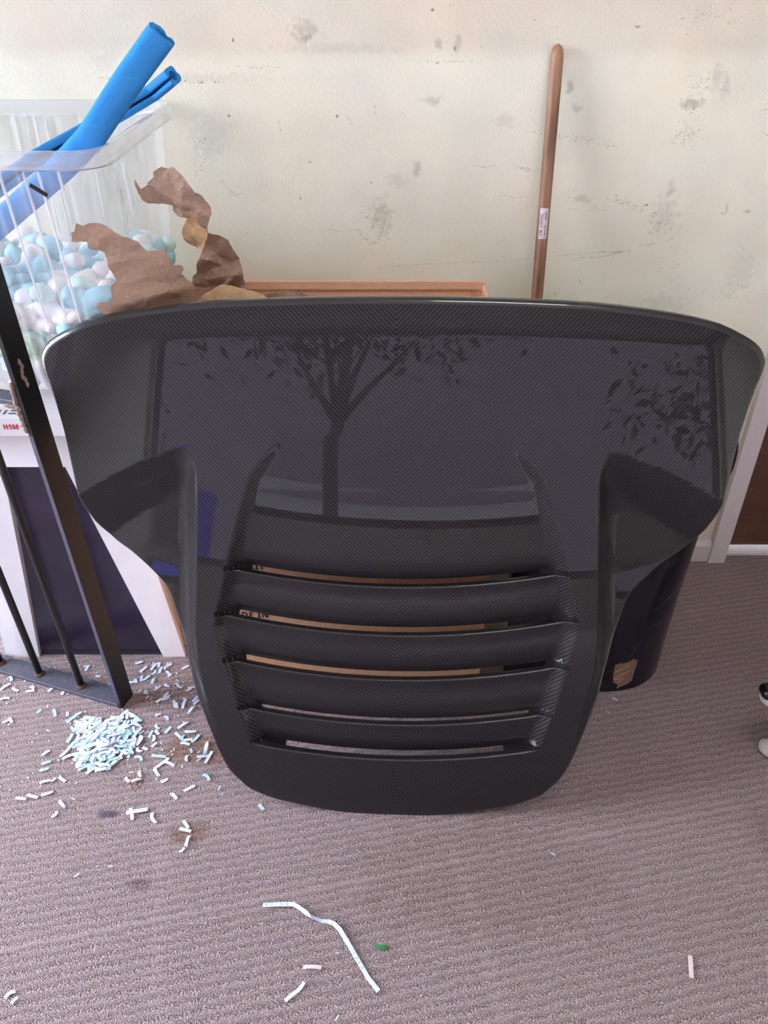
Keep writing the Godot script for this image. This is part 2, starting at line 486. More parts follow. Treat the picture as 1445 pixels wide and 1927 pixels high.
func navy_material() -> StandardMaterial3D:
	# black-blue lacquer with pale scratches; UV is metres
	var n := 1024
	var im := Image.create(n, n, false, Image.FORMAT_RGB8)
	im.fill(Color(0.075, 0.072, 0.115))
	var r := RandomNumberGenerator.new(); r.seed = 15
	# start, end, strength in metres on the panel (x, y)
	for q in [[0.64, 0.245, 0.72, 0.30, 0.7], [0.66, 0.255, 0.70, 0.285, 0.5], [0.645, 0.195, 0.69, 0.2, 0.6], [0.70, 0.28, 0.75, 0.32, 0.3], [0.61, 0.11, 0.63, 0.15, 0.4], [0.69, 0.265, 0.74, 0.28, 0.3], [0.56, 0.07, 0.6, 0.06, 0.3]]:
		for k in 160:
			var t := k / 160.0
			var x: float = lerpf(q[0], q[2], t) + sin(t * 7.0) * 0.002
			var y: float = lerpf(q[1], q[3], t)
			var px := int(x * n)
			var py := int((1.0 - y) * n)
			if px >= 0 and px < n and py >= 0 and py < n:
				im.set_pixel(px, py, im.get_pixel(px, py).lerp(Color(0.5, 0.5, 0.55), q[4] * r.randf_range(0.2, 1.0)))
	var m := mat(Color.WHITE, 0.2)
	m.albedo_texture = ImageTexture.create_from_image(im)
	return m

# ------------------------------------------------------------------ the scene
func _ready() -> void:
	rng.seed = 11
	# camera
	var cam := Camera3D.new()
	cam.name = "camera"
	cam.position = Vector3(0, 1.55, 0)
	cam.rotation_degrees = Vector3(-35.2, 0, 0)
	cam.fov = rad_to_deg(2.0 * atan(963.5 / 1490.0))
	cam.near = 0.05
	cam.far = 200.0
	add_child(cam)
	# daylight: a bright overcast sky beyond the shop window behind the camera
	var env := Environment.new()
	var sky := Sky.new()
	var sm := ProceduralSkyMaterial.new()
	sm.sky_top_color = Color(0.88, 0.92, 1.0)
	sm.sky_horizon_color = Color(0.97, 0.95, 0.98)
	sm.ground_bottom_color = Color(0.45, 0.44, 0.43)
	sm.ground_horizon_color = Color(0.80, 0.80, 0.80)
	sm.sky_energy_multiplier = 4.2
	sky.sky_material = sm
	env.background_mode = Environment.BG_SKY
	env.sky = sky
	env.background_energy_multiplier = 1.0
	env.tonemap_mode = Environment.TONE_MAPPER_LINEAR
	env.tonemap_exposure = 0.95
	env.sdfgi_enabled = true
	env.ssao_enabled = true
	env.ssil_enabled = true
	var we := WorldEnvironment.new()
	we.name = "world"
	we.environment = env
	add_child(we)
	# ceiling lamps: place, size, energy, colour
	lamp_specs = [[Vector3(0.5, 2.66, -0.45), 1.2, Color(1.0, 0.975, 0.94)]]
	make_materials()
	build_room()
	build_lamps()
	build_hood()
	build_box()
	build_kraft()
	build_machine()
	build_bin()
	build_noodles()
	build_peanuts()
	build_gate()
	build_dowel()
	build_fender()
	build_dog()
	build_shreds()
	build_outside()

var lamp_specs := []

# ------------------------------------------------------------------ the room
func wall_piece(st: SurfaceTool, lo: Vector3, hi: Vector3) -> void:
	cham(st, Transform3D(Basis(), (lo + hi) / 2), hi - lo, 0.0005)

func build_room() -> void:
	# carpet: a slab whose top carries the rib pattern turned 12 degrees, and the stains on UV2
	var st := begin()
	var lo := Vector2(-2.6, -2.2)
	var hi := Vector2(2.8, 2.0)
	var rot := deg_to_rad(11.5)
	var c: Array[Vector2] = [Vector2(lo.x, hi.y), Vector2(hi.x, hi.y), Vector2(hi.x, lo.y), Vector2(lo.x, lo.y)]
	for k in [0, 2, 1, 0, 3, 2]:
		var p: Vector2 = c[k]
		var q := p.rotated(rot)
		st.set_normal(Vector3.UP)
		st.set_uv(q / 0.608)
		st.set_uv2(Vector2((p.x + 1.5) / 3.0, (p.y + 2.0) / 3.0))
		st.add_vertex(Vector3(p.x, 0, p.y))
	st.set_uv(Vector2.ZERO); st.set_uv2(Vector2.ZERO)
	for e in 4:
		var a := c[e]; var b := c[(e + 1) % 4]
		quad(st, Vector3(a.x, -0.12, a.y), Vector3(b.x, -0.12, b.y), Vector3(b.x, 0, b.y), Vector3(a.x, 0, a.y))
	quad(st, Vector3(c[3].x, -0.12, c[3].y), Vector3(c[2].x, -0.12, c[2].y), Vector3(c[1].x, -0.12, c[1].y), Vector3(c[0].x, -0.12, c[0].y))
	st.generate_normals()
	st.generate_tangents()
	tag(structure("floor", st.commit(), M.carpet), "brown-mauve ribbed carpet floor strewn with shredded paper", "floor")
	# back wall, with the doorway cut out at the right
	st = begin()
	var h := 2.7
	var dl := 1.055
	for q in [[Vector3(-2.5, 0, WALL_Z), Vector3(dl, h, WALL_Z)], [Vector3(dl, 2.05, WALL_Z), Vector3(1.95, h, WALL_Z)], [Vector3(1.95, 0, WALL_Z), Vector3(2.7, h, WALL_Z)]]:
		var a: Vector3 = q[0]
		var b: Vector3 = q[1]
		for p in [Vector3(a.x, a.y, a.z), Vector3(b.x, b.y, a.z), Vector3(b.x, a.y, a.z), Vector3(a.x, a.y, a.z), Vector3(a.x, b.y, a.z), Vector3(b.x, b.y, a.z)]:
			st.set_uv(Vector2((p.x + 1.2) / 2.4, (1.8 - p.y) / 1.6))
			st.add_vertex(p)
		st.set_uv(Vector2.ZERO)
		var back := a.z - 0.14
		quad(st, Vector3(b.x, a.y, back), Vector3(a.x, a.y, back), Vector3(a.x, b.y, back), Vector3(b.x, b.y, back))
		quad(st, Vector3(b.x, a.y, a.z), Vector3(b.x, a.y, back), Vector3(b.x, b.y, back), Vector3(b.x, b.y, a.z))
		quad(st, Vector3(a.x, a.y, back), Vector3(a.x, a.y, a.z), Vector3(a.x, b.y, a.z), Vector3(a.x, b.y, back))
		quad(st, Vector3(a.x, b.y, a.z), Vector3(b.x, b.y, a.z), Vector3(b.x, b.y, back), Vector3(a.x, b.y, back))
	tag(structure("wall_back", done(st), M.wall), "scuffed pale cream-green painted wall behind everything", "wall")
	st = begin()
	for q in [[Vector3(-2.64, 0, -2.085), Vector3(-2.5, 0.35, 1.95)], [Vector3(-2.64, 2.45, -2.085), Vector3(-2.5, h, 1.95)], [Vector3(-2.64, 0.35, -2.085), Vector3(-2.5, 2.45, -1.75)], [Vector3(-2.64, 0.35, -0.2), Vector3(-2.5, 2.45, 1.95)]]:
		wall_piece(st, q[0], q[1])
	structure("wall_left", done(st), M.plain_wall)
	st = begin()
	for z in [-1.75, -0.2]: wall_piece(st, Vector3(-2.6, 0.35, z - 0.03), Vector3(-2.53, 2.45, z + 0.03))
	wall_piece(st, Vector3(-2.599, 0.35, -1.75), Vector3(-2.531, 0.41, -0.2))
	wall_piece(st, Vector3(-2.599, 2.39, -1.75), Vector3(-2.531, 2.45, -0.2))
	var side_win := structure("window_2", done(st), M.seam)
	put("pane", box_mesh(Vector3(-2.568, 0.41, -1.72), Vector3(-2.562, 2.39, -0.23), 0.0005), M.glass, side_win)
	structure("wall_right", box_mesh(Vector3(2.7, 0, -2.085), Vector3(2.84, h, 1.95), 0.001), M.plain_wall)
	structure("ceiling", box_mesh(Vector3(-2.64, h, -2.085), Vector3(2.84, h + 0.14, 2.05), 0.001), M.ceiling)
	# street side: a low sill, piers and a wide window
	st = begin()
	for q in [[Vector3(-2.64, 0, 1.9), Vector3(2.84, 0.35, 2.05)], [Vector3(-2.64, 2.45, 1.9), Vector3(2.84, h, 2.05)], [Vector3(-2.64, 0.35, 1.9), Vector3(-2.45, 2.45, 2.05)], [Vector3(2.65, 0.35, 1.9), Vector3(2.84, 2.45, 2.05)]]:
		wall_piece(st, q[0], q[1])
	structure("wall_front", done(st), M.plain_wall)
	st = begin()
	var xs := [-2.45, 2.65]
	for x in xs: wall_piece(st, Vector3(x - 0.03, 0.35, 1.93), Vector3(x + 0.03, 2.45, 2.0))
	wall_piece(st, Vector3(-2.45, 0.35, 1.931), Vector3(2.65, 0.41, 1.999))
	wall_piece(st, Vector3(-2.45, 2.39, 1.931), Vector3(2.65, 2.45, 1.999))
	var win := structure("window_1", done(st), M.seam)
	for k in 1:
		put("pane", box_mesh(Vector3(xs[k] + 0.03, 0.41, 1.962), Vector3(xs[k + 1] - 0.03, 2.39, 1.968), 0.0005), M.glass, win)
	# door casing, baseboard, door and its threshold
	st = begin()
	wall_piece(st, Vector3(1.008, 0, WALL_Z), Vector3(1.058, 2.10, -1.922))
	wall_piece(st, Vector3(1.040, 0, -2.085), Vector3(1.060, 2.05, -1.930))
	wall_piece(st, Vector3(1.945, 0, WALL_Z), Vector3(2.0, 2.10, -1.922))
	wall_piece(st, Vector3(1.058, 2.05, WALL_Z), Vector3(1.945, 2.10, -1.9225))
	tag(structure("trim_1", done(st), M.white_paint), "chipped white painted door casing at the right edge", "door casing")
	st = begin()
	var prof := PackedVector2Array([Vector2(0, 0), Vector2(0.014, 0), Vector2(0.014, 0.058), Vector2(0.008, 0.07), Vector2(0, 0.072)])
	var t := Transform3D(Basis(Vector3(0, 0, 1), Vector3(0, 1, 0), Vector3(-1, 0, 0)), Vector3(-2.5, 0, WALL_Z))
	extrude(st, prof, -3.508, 0.0, t)
	tag(structure("baseboard_back", done(st), M.white_paint), "low white baseboard along the back wall", "baseboard")
	var door := structure("door_1", box_mesh(Vector3(1.063, 0.022, -2.02), Vector3(1.943, 2.045, -1.985), 0.002), M.door)
	tag(door, "scratched dark brown door beside the white casing", "door")
	st = begin()
	tube(st, PackedVector3Array([Vector3(1.87, 1.0, -1.986), Vector3(1.87, 1.0, -1.96), Vector3(1.87, 1.0, -1.945), Vector3(1.87, 1.0, -1.925)]), [0.014, 0.012, 0.026, 0.022], 16)
	put("door_handle", done(st), M.steel_grey, door)
	tag(structure("trim_2", box_mesh(Vector3(1.061, 0, -2.06), Vector3(1.945, 0.016, -1.955), 0.004), M.white_paint), "thin pale threshold strip under the brown door", "threshold")

func build_lamps() -> void:
	var k := 0
	for s in lamp_specs:
		var at: Vector3 = s[0]
		var o := thing("ceiling_light", "warm white ceiling lamp over the right side", "ceiling light", at)
		var st := begin()
		for sx in [-1, 1]: cham(st, Transform3D(Basis(), Vector3(sx * 0.41, 0.02, 0)), Vector3(0.03, 0.05, 0.22))
		for sz in [-1, 1]: cham(st, Transform3D(Basis(), Vector3(0, 0.02, sz * 0.10)), Vector3(0.79, 0.05, 0.03))
		put("frame", done(st), M.white_paint, o)
		var m := mat(Color(0.95, 0.95, 0.95), 0.6)
		m.emission_enabled = true
		m.emission = s[2]
		m.emission_energy_multiplier = 3.0
		st = begin()
		cham(st, Transform3D(Basis(), Vector3(0, 0.024, 0)), Vector3(0.78, 0.02, 0.16))
		put("diffuser", done(st), m, o)
		var l := AreaLight3D.new()
		l.name = "lamp"
		l.area_size = Vector2(0.76, 0.15)
		l.light_color = s[2]
		l.light_energy = s[1]
		l.area_range = 9.0
		l.area_attenuation = 2.0
		l.shadow_enabled = true
		l.position = Vector3(0, 0.008, 0)
		l.rotation_degrees = Vector3(-90, 0, 0)
		o.add_child(l, true)
		k += 1

# ------------------------------------------------------------------ the bonnet
# Measured on its own plane: u across from the centre seam, q up from the nose (rows sag with the louvres), w out of the plane.
const HO := Vector3(0.0216, 0, -1.0448)
const HX := Vector3(0.999164, 0.011793, 0.039155)
const HV := Vector3(0.000894, 0.950983, -0.309241)
const HN := Vector3(-0.040883, 0.309017, 0.950177)
const SLOTS := [0.152, 0.226, 0.332, 0.434, 0.541]
const HOLES := [0.74, 0.86, 0.88, 0.88, 0.86]
const GAPS := [0.006, 0.009, 0.012, 0.012, 0.012]
const DIPS := [0.011, 0.013, 0.017, 0.017, 0.017]
const EDGE := [[-0.001, 0.085], [0.0015, 0.145], [0.005, 0.178], [0.0095, 0.215], [0.012, 0.25], [0.015, 0.268], [0.024, 0.298], [0.033, 0.3175], [0.046, 0.331], [0.07, 0.3535], [0.12, 0.377], [0.15, 0.386], [0.172, 0.394], [0.20, 0.403], [0.22, 0.411], [0.24, 0.4195], [0.268, 0.4265], [0.295, 0.433], [0.346, 0.4475], [0.40, 0.4625], [0.435, 0.473], [0.451, 0.482], [0.475, 0.51], [0.50, 0.55], [0.5145, 0.582], [0.53, 0.60], [0.5595, 0.6155], [0.63, 0.628], [0.655, 0.629], [0.772, 0.636], [0.86, 0.6425], [0.925, 0.6525], [0.97, 0.663], [1.005, 0.671], [1.015, 0.6705], [1.0323, 0.662], [1.0425, 0.650], [1.055, 0.622], [1.068, 0.585], [1.077, 0.53], [1.082, 0.47], [1.0865, 0.39], [1.088, 0.34]]
const INNER := [[0.0, 0.31], [0.14, 0.32], [0.165, 0.345], [0.185, 0.363], [0.28, 0.387], [0.354, 0.385], [0.46, 0.363], [0.563, 0.337], [0.665, 0.313], [0.763, 0.287], [0.83, 0.24], [0.95, 0.21], [1.1, 0.2]]
const OUTER := [[0.0, 0.395], [0.23, 0.395], [0.31, 0.409], [0.385, 0.410], [0.50, 0.401], [0.627, 0.393], [0.757, 0.387], [0.82, 0.391], [1.1, 0.39]]
const POCKET := [[0.15, 0.0], [0.2, 0.008], [0.27, 0.03], [0.36, 0.055], [0.5, 0.06], [0.65, 0.052], [0.74, 0.036], [0.80, 0.012], [0.825, 0.0]]
const DISH := [[0.157, 0.016], [0.3, 0.021], [0.5, 0.02], [0.62, 0.015], [0.74, 0.008], [0.85, 0.0]]
const CREASE := [[0.38, 0.835], [0.52, 0.780], [0.64, 0.713], [0.70, 0.68]]

func row(q: float) -> Dictionary:
	var edge := smooth_table(EDGE, q)
	var ui := minf(table(INNER, q), edge * 0.8)
	var uo := minf(table(OUTER, q), edge - 0.014)
	uo = maxf(uo, ui + 0.006)
	return {"q": q, "k": 0.28 - 0.36 * smoothstep(0.5, 0.95, q), "e": edge, "i": ui, "o": uo, "d": table(POCKET, q), "a": table(DISH, q) if q > 0.12 else 0.0}

func hood(r: Dictionary, us: float, zone: int) -> Vector3:
	var u := absf(us)
	var q: float = r.q
	var v: float = q + r.k * u * u
	var w := -0.10 * u * u - 0.05 * (v - 0.5) * (v - 0.5) + 0.029 - 1.5 * pow(maxf(0.0, 0.09 - q), 2)
	var t := smoothstep(r.i - 0.03, r.i, u)
	if zone > 0: w -= r.a * (1.0 - t)
	if u < r.i:
		var g := 1.0 - smoothstep(0.86 * r.i, r.i, u)
		if zone > 0:
			var low: float = SLOTS[zone - 1] + GAPS[zone - 1]
			var x := clampf((low + 0.05 - q) / 0.05, 0.0, 1.0)
			w -= DIPS[zone - 1] * x * x * g
		if zone < 5:
			var x := clampf((q - SLOTS[zone] + 0.03) / 0.03, 0.0, 1.0)
			w += 0.004 * x * x * g
	elif u > r.o:
		var dc := maxf(0.0, table(CREASE, u) - v)
		w -= minf(r.d, 0.5 * dc) * (1.0 - pow(1.0 - clampf((u - r.o) / 0.05, 0.0, 1.0), 2.2))
	if q > 1.0:
		var f := 1.0 - smoothstep(0.52, 0.62, u)
		w -= f * 2.3 * pow(maxf(0.0, q - 1.03), 2)
	return HO + HX * us + HV * v + HN * w

func patch(st: SurfaceTool, qs: Array, us: Callable, cols: int, zone: int, keep: Callable) -> void:
	# a grid of rows qs and cols columns, normals taken from the surface itself
	var base := []
	for i in qs.size():
		var q: float = qs[i]
		var r := row(q)
		var e := 0.0008
		var zl: float = -9.0 if zone == 0 else SLOTS[zone - 1] + GAPS[zone - 1]
		var zh: float = 9.0 if zone == 5 else SLOTS[zone]
		var ra := row(maxf(q - e, zl) if zone >= 0 else q - e)
		var rb := row(minf(q + e, zh) if zone >= 0 else q + e)
		for j in cols:
			var u: float = us.call(r, j)
			var p := hood(r, u, maxi(zone, 0))
			var n := (hood(r, u + e, maxi(zone, 0)) - hood(r, u - e, maxi(zone, 0))).cross(hood(rb, u, maxi(zone, 0)) - hood(ra, u, maxi(zone, 0))).normalized()
			st.set_normal(n)
			var v: float = q + r.k * u * u
			st.set_uv(Vector2(absf(u), v) / 0.0088)
			st.add_vertex(p)
	var first: int = st.get_meta("count") if st.has_meta("count") else 0
	for i in qs.size() - 1:
		for j in cols - 1:
			if not keep.call(i, j): continue
			var a := first + i * cols + j
			for k in [a, a + cols + 1, a + 1, a, a + cols, a + cols + 1]: st.add_index(k)
	st.set_meta("count", first + qs.size() * cols)

func build_hood() -> void:
	var o := thing("car_bonnet", "glossy black carbon fibre car bonnet with five louvre slots, leaning on a cardboard box", "car bonnet", HO)
	# rows
	var qs := []
	var q := 0.0
	while q < 1.04:
		qs.append(q)
		q += 0.0075
	for e in EDGE: qs.append(e[0])
	for k in 5:
		for d in [-0.006, -0.003, -0.0012, 0.0, GAPS[k], GAPS[k] + 0.003]: qs.append(SLOTS[k] + d)
	for x in [1.022, 1.026, 1.03, 1.036, 1.041, 1.046, 1.051, 1.06, 1.0725, 1.0795, 1.0845]: qs.append(x)
	qs.sort()
	var all := []
	for x in qs:
		if all and x - all[-1] < 0.0009 and not x in SLOTS: continue
		var between := false
		for k in 5:
			if x > SLOTS[k] + 0.0001 and x < SLOTS[k] + GAPS[k] - 0.0001: between = true
		if not between: all.append(x)
	var here := Transform3D(Basis(), -HO)
	# the sides, continuous over all rows: inner edge, ridge, its wall, the pocket
	var main := begin(false)
	for side in [-1, 1]:
		var us := func(r: Dictionary, j: int) -> float:
			var jj: int = j if side > 0 else 47 - j
			var u: float
			if jj < 12: u = lerpf(r.i, r.o, jj / 12.0)
			elif jj < 22: u = lerpf(r.o, minf(r.o + 0.013, r.e), (jj - 12) / 10.0)
			else: u = lerpf(minf(r.o + 0.013, r.e), r.e, (jj - 22) / 25.0)
			return u * side
		patch(main, all, us, 48, -1, func(_i: int, _j: int) -> bool: return true)
	var mid := func(r: Dictionary, j: int) -> float: return r.i * (j - 40) / 40.0
	var yes := func(_i: int, _j: int) -> bool: return true
	for zone in [0, 5]:
		var zq := []
		for x in all:
			if zone == 0 and x <= SLOTS[0] + 0.0001: zq.append(x)
			if zone == 5 and x >= SLOTS[4] + GAPS[4] - 0.0001: zq.append(x)
		patch(main, zq, mid, 81, zone, yes)
	put("panel", moved(main.commit(), here), M.carbon, o)
	# four louvre blades between the five slots
	for zone in [1, 2, 3, 4]:
		var st := begin(false)
		var zq := []
		for x in all:
			if x <= SLOTS[zone] + 0.0001 and x >= SLOTS[zone - 1] + GAPS[zone - 1] - 0.0001: zq.append(x)
		patch(st, zq, mid, 81, zone, yes)
		put("louvre_blade", moved(st.commit(), here), M.carbon, o)
	# the rolled lip of each slot and the closed ends beside it
	for k in 5:
		var st := begin(false)
		var r := row(SLOTS[k])
		var rings := []
		for s in 5:
			var line := PackedVector3Array()
			for j in 81:
				var u: float = mid.call(r, j)
				var p := hood(r, u, k)
				var a := s * PI / 6.0
				var g := 1.0 - smoothstep(0.9, 1.0, absf(j - 40) / 40.0)
				if s < 4: p += HV * 0.003 * sin(a) * g - HN * 0.003 * (1.0 - cos(a)) * g
				else: p += HV * 0.003 * g - HN * 0.016 * g
				line.append(p - HO)
			rings.append(line)
		rings.reverse()
		for i in 4:
			for j in 80: quad(st, rings[i + 1][j], rings[i + 1][j + 1], rings[i][j + 1], rings[i][j])
		put("slot_lip", done(st), M.carbon_edge, o)
		var rl := row(SLOTS[k])
		var rh := row(SLOTS[k] + GAPS[k])
		var left := begin(false)
		var right := begin(false)
		for j in 80:
			if absf(j - 39.5) / 40.0 < HOLES[k]: continue
			st = left if j < 40 else right
			var back := -HN * 0.012 * (1.0 - smoothstep(0.88, 1.0, absf(j - 39.5) / 40.0))
			var ul: float = mid.call(rl, j)
			var ul2: float = mid.call(rl, j + 1)
			var uh: float = mid.call(rh, j)
			var uh2: float = mid.call(rh, j + 1)
			quad(st, hood(rl, ul, k) - HO + back, hood(rl, ul2, k) - HO + back, hood(rh, uh2, k + 1) - HO, hood(rh, uh, k + 1) - HO)
		put("slot_end", done(left), M.under, o)
		put("slot_end", done(right), M.under, o)
	# the rolled edge all round, with a flange turned back
	var loop := []
	for x in all: loop.append([x, 1.0])
	for j in 41: loop.append([all[-1], 1.0 - j / 20.0])
	for i in all.size(): loop.append([all[all.size() - 1 - i], -1.0])
	for j in 21: loop.append([all[0], -1.0 + j / 10.0])
	var pts := PackedVector3Array()
	for l in loop:
		var r := row(l[0])
		pts.append(hood(r, r.e * l[1], 5 if l[0] > 0.6 else 0) - HO)
	var n := pts.size()
	var st := begin(false)
	var rings := []
	for s in 7: rings.append(PackedVector3Array())
	for i in n:
		var p := pts[i]
		var d := Vector3.ZERO
		for w in [2, 3, 4, 5]: d += (pts[(i + w) % n] - pts[(i - w + n) % n]).normalized()
		var out := d.cross(HN).normalized()
		var q0: float = loop[i][0]
		var rad := 0.004 + 0.010 * smoothstep(0.985, 1.03, q0)
		for s in 7:
			var a := minf(s, 5) * PI / 10.0
			var x := p + out * rad * sin(a) - HN * rad * (1.0 - cos(a))
			if s == 6: x -= HN * 0.022 + out * 0.002
			rings[s].append(x)
	for s in 6:
		for i in n:
			var i2 := (i + 1) % n
			quad(st, rings[s][i], rings[s + 1][i], rings[s + 1][i2], rings[s][i2])
	put("edge_flange", done(st), M.carbon_edge, o)

func moved(m: ArrayMesh, t: Transform3D) -> ArrayMesh:
	var st := SurfaceTool.new()
	st.append_from(m, 0, t)
	return st.commit()

# ------------------------------------------------------------------ cardboard box and the packing paper in it
func lettering(words: String, height: float, m: Material, parent: Node, n: String, at: Vector3, basis := Basis(), bold := true) -> void:
	var tm := TextMesh.new()
	var f := SystemFont.new()
	f.font_names = PackedStringArray(["Droid Sans"])
	f.font_weight = 700 if bold else 400
	tm.font = f
	tm.text = words
	tm.font_size = 48
	tm.pixel_size = height / (48 * 0.714)
	tm.depth = 0.0008
	tm.curve_step = 2.0
	tm.horizontal_alignment = HORIZONTAL_ALIGNMENT_LEFT
	tm.vertical_alignment = VERTICAL_ALIGNMENT_BOTTOM
	var o := put(n, tm, m, parent)
	o.transform = Transform3D(basis, at)

func build_box() -> void:
	var o := thing("cardboard_box", "tall open brown cardboard box standing behind the black bonnet", "cardboard box", Vector3(-0.112, 0, -1.622))
	var x0 := -0.364; var x1 := 0.352
	var zf := 0.232; var zb := -0.232
	var h := 0.915
	put("front_wall", box_mesh(Vector3(x0, 0, zf - 0.006), Vector3(x1, 0.90, zf), 0.001), M.card, o)
	put("back_wall", box_mesh(Vector3(x0, 0, zb), Vector3(x1, h, zb + 0.006), 0.001), M.card_in, o)
	put("left_wall", box_mesh(Vector3(x0, 0.001, zb + 0.006), Vector3(x0 + 0.006, 0.89, zf - 0.006), 0.001), M.card, o)
	put("right_wall", box_mesh(Vector3(x1 - 0.006, 0.001, zb + 0.006), Vector3(x1, 0.905, zf - 0.006), 0.001), M.card_in, o)
	put("bottom", box_mesh(Vector3(x0 + 0.006, 0.001, zb + 0.006), Vector3(x1 - 0.006, 0.007, zf - 0.006), 0.001), M.card, o)
	# crease line and rolled upper edge of the back wall, then the torn flap at the right
	var st := begin()
	for y in [h - 0.018, h - 0.021]: cham(st, Transform3D(Basis(), Vector3((x0 + x1) / 2, y, zb + 0.0075)), Vector3(x1 - x0 - 0.03, 0.0018, 0.003), 0.0005)
	for x in [x1 - 0.03, x1 - 0.024]: cham(st, Transform3D(Basis(), Vector3(x, h - 0.15, zb + 0.0075)), Vector3(0.0022, 0.26, 0.003), 0.0005)
	put("fold_crease", done(st), M.card, o)
	st = begin()
	extrude(st, PackedVector2Array([Vector2(-0.20, -0.05), Vector2(0.13, -0.05), Vector2(0.15, 0.0), Vector2(0.05, 0.05), Vector2(-0.10, 0.062), Vector2(-0.18, 0.05)]), -0.0025, 0.0025, Transform3D(Basis(Vector3(0, 0, -1), Vector3(0.12, 1, 0).normalized(), Vector3(1, -0.12, 0).normalized()), Vector3(x1 + 0.012, 0.90, 0.04)))
	put("side_flap", done(st), M.card_in, o)
	lettering("KIT", 0.0175, M.ink, o, "print", Vector3(-0.196, 0.404, zf + 0.0002))
	lettering("MADE IN", 0.0175, M.ink, o, "print", Vector3(-0.264, 0.257, zf + 0.0002))

func crumpled(poly: PackedVector2Array, plane: Vector3, amp: float, seed: int, cell := 0.006) -> ArrayMesh:
	# a torn sheet: outline cut finely, points scattered inside, folds raised by ridged noise
	var r := RandomNumberGenerator.new(); r.seed = seed
	var pts := PackedVector2Array()
	var mid := Vector2.ZERO
	for i in poly.size():
		var a := poly[i]
		var b := poly[(i + 1) % poly.size()]
		mid += a
		var n := maxi(1, int((b - a).length() / cell))
		for k in n:
			var p := a.lerp(b, float(k) / n)
			if k > 0: p += Vector2(r.randf_range(-1, 1), r.randf_range(-1, 1)) * 0.0012
			pts.append(p)
	mid /= poly.size()
	var lo := poly[0]
	var hi := poly[0]
	for p in poly:
		lo = lo.min(p); hi = hi.max(p)
	var edge := pts.duplicate()
	var y := lo.y
	while y < hi.y:
		var x := lo.x
		while x < hi.x:
			var p := Vector2(x, y) + Vector2(r.randf_range(-0.4, 0.4), r.randf_range(-0.4, 0.4)) * cell
			if Geometry2D.is_point_in_polygon(p, edge):
				var near := false
				for e in edge:
					if e.distance_squared_to(p) < cell * cell * 0.2: near = true; break
				if not near: pts.append(p)
			x += cell
		y += cell
	var folds := []
	for k in 46:
		var ang := r.randf() * TAU
		var c := Vector2(r.randf_range(lo.x, hi.x), r.randf_range(lo.y, hi.y))
		folds.append([c, Vector2(cos(ang), sin(ang)), r.randf_range(0.008, 0.032), r.randf_range(0.03, 0.12), r.randf_range(-1.0, 1.0) * amp * 0.42])
	var g := FastNoiseLite.new(); g.seed = seed + 1; g.frequency = 5.0
	var v := PackedVector3Array()
	for p in pts:
		var d := g.get_noise_2d(p.x, p.y) * amp * 0.9
		for q in folds:
			var e: Vector2 = p - q[0]
			var n: Vector2 = q[1]
			d += q[4] * maxf(0.0, 1.0 - absf(e.dot(n)) / q[2]) * maxf(0.0, 1.0 - absf(e.cross(n)) / q[3])
		v.append(Vector3(p.x, p.y, plane.x + plane.y * p.x + plane.z * p.y + d))
	var st := begin()
	var ix := Geometry2D.triangulate_delaunay(pts)
	for i in range(0, ix.size(), 3):
		var a := ix[i]; var b := ix[i + 1]; var c := ix[i + 2]
		if not Geometry2D.is_point_in_polygon((pts[a] + pts[b] + pts[c]) / 3.0, edge): continue
		if (pts[b] - pts[a]).cross(pts[c] - pts[a]) < 0: tri(st, v[a], v[c], v[b])
		else: tri(st, v[a], v[b], v[c])
	return done(st)

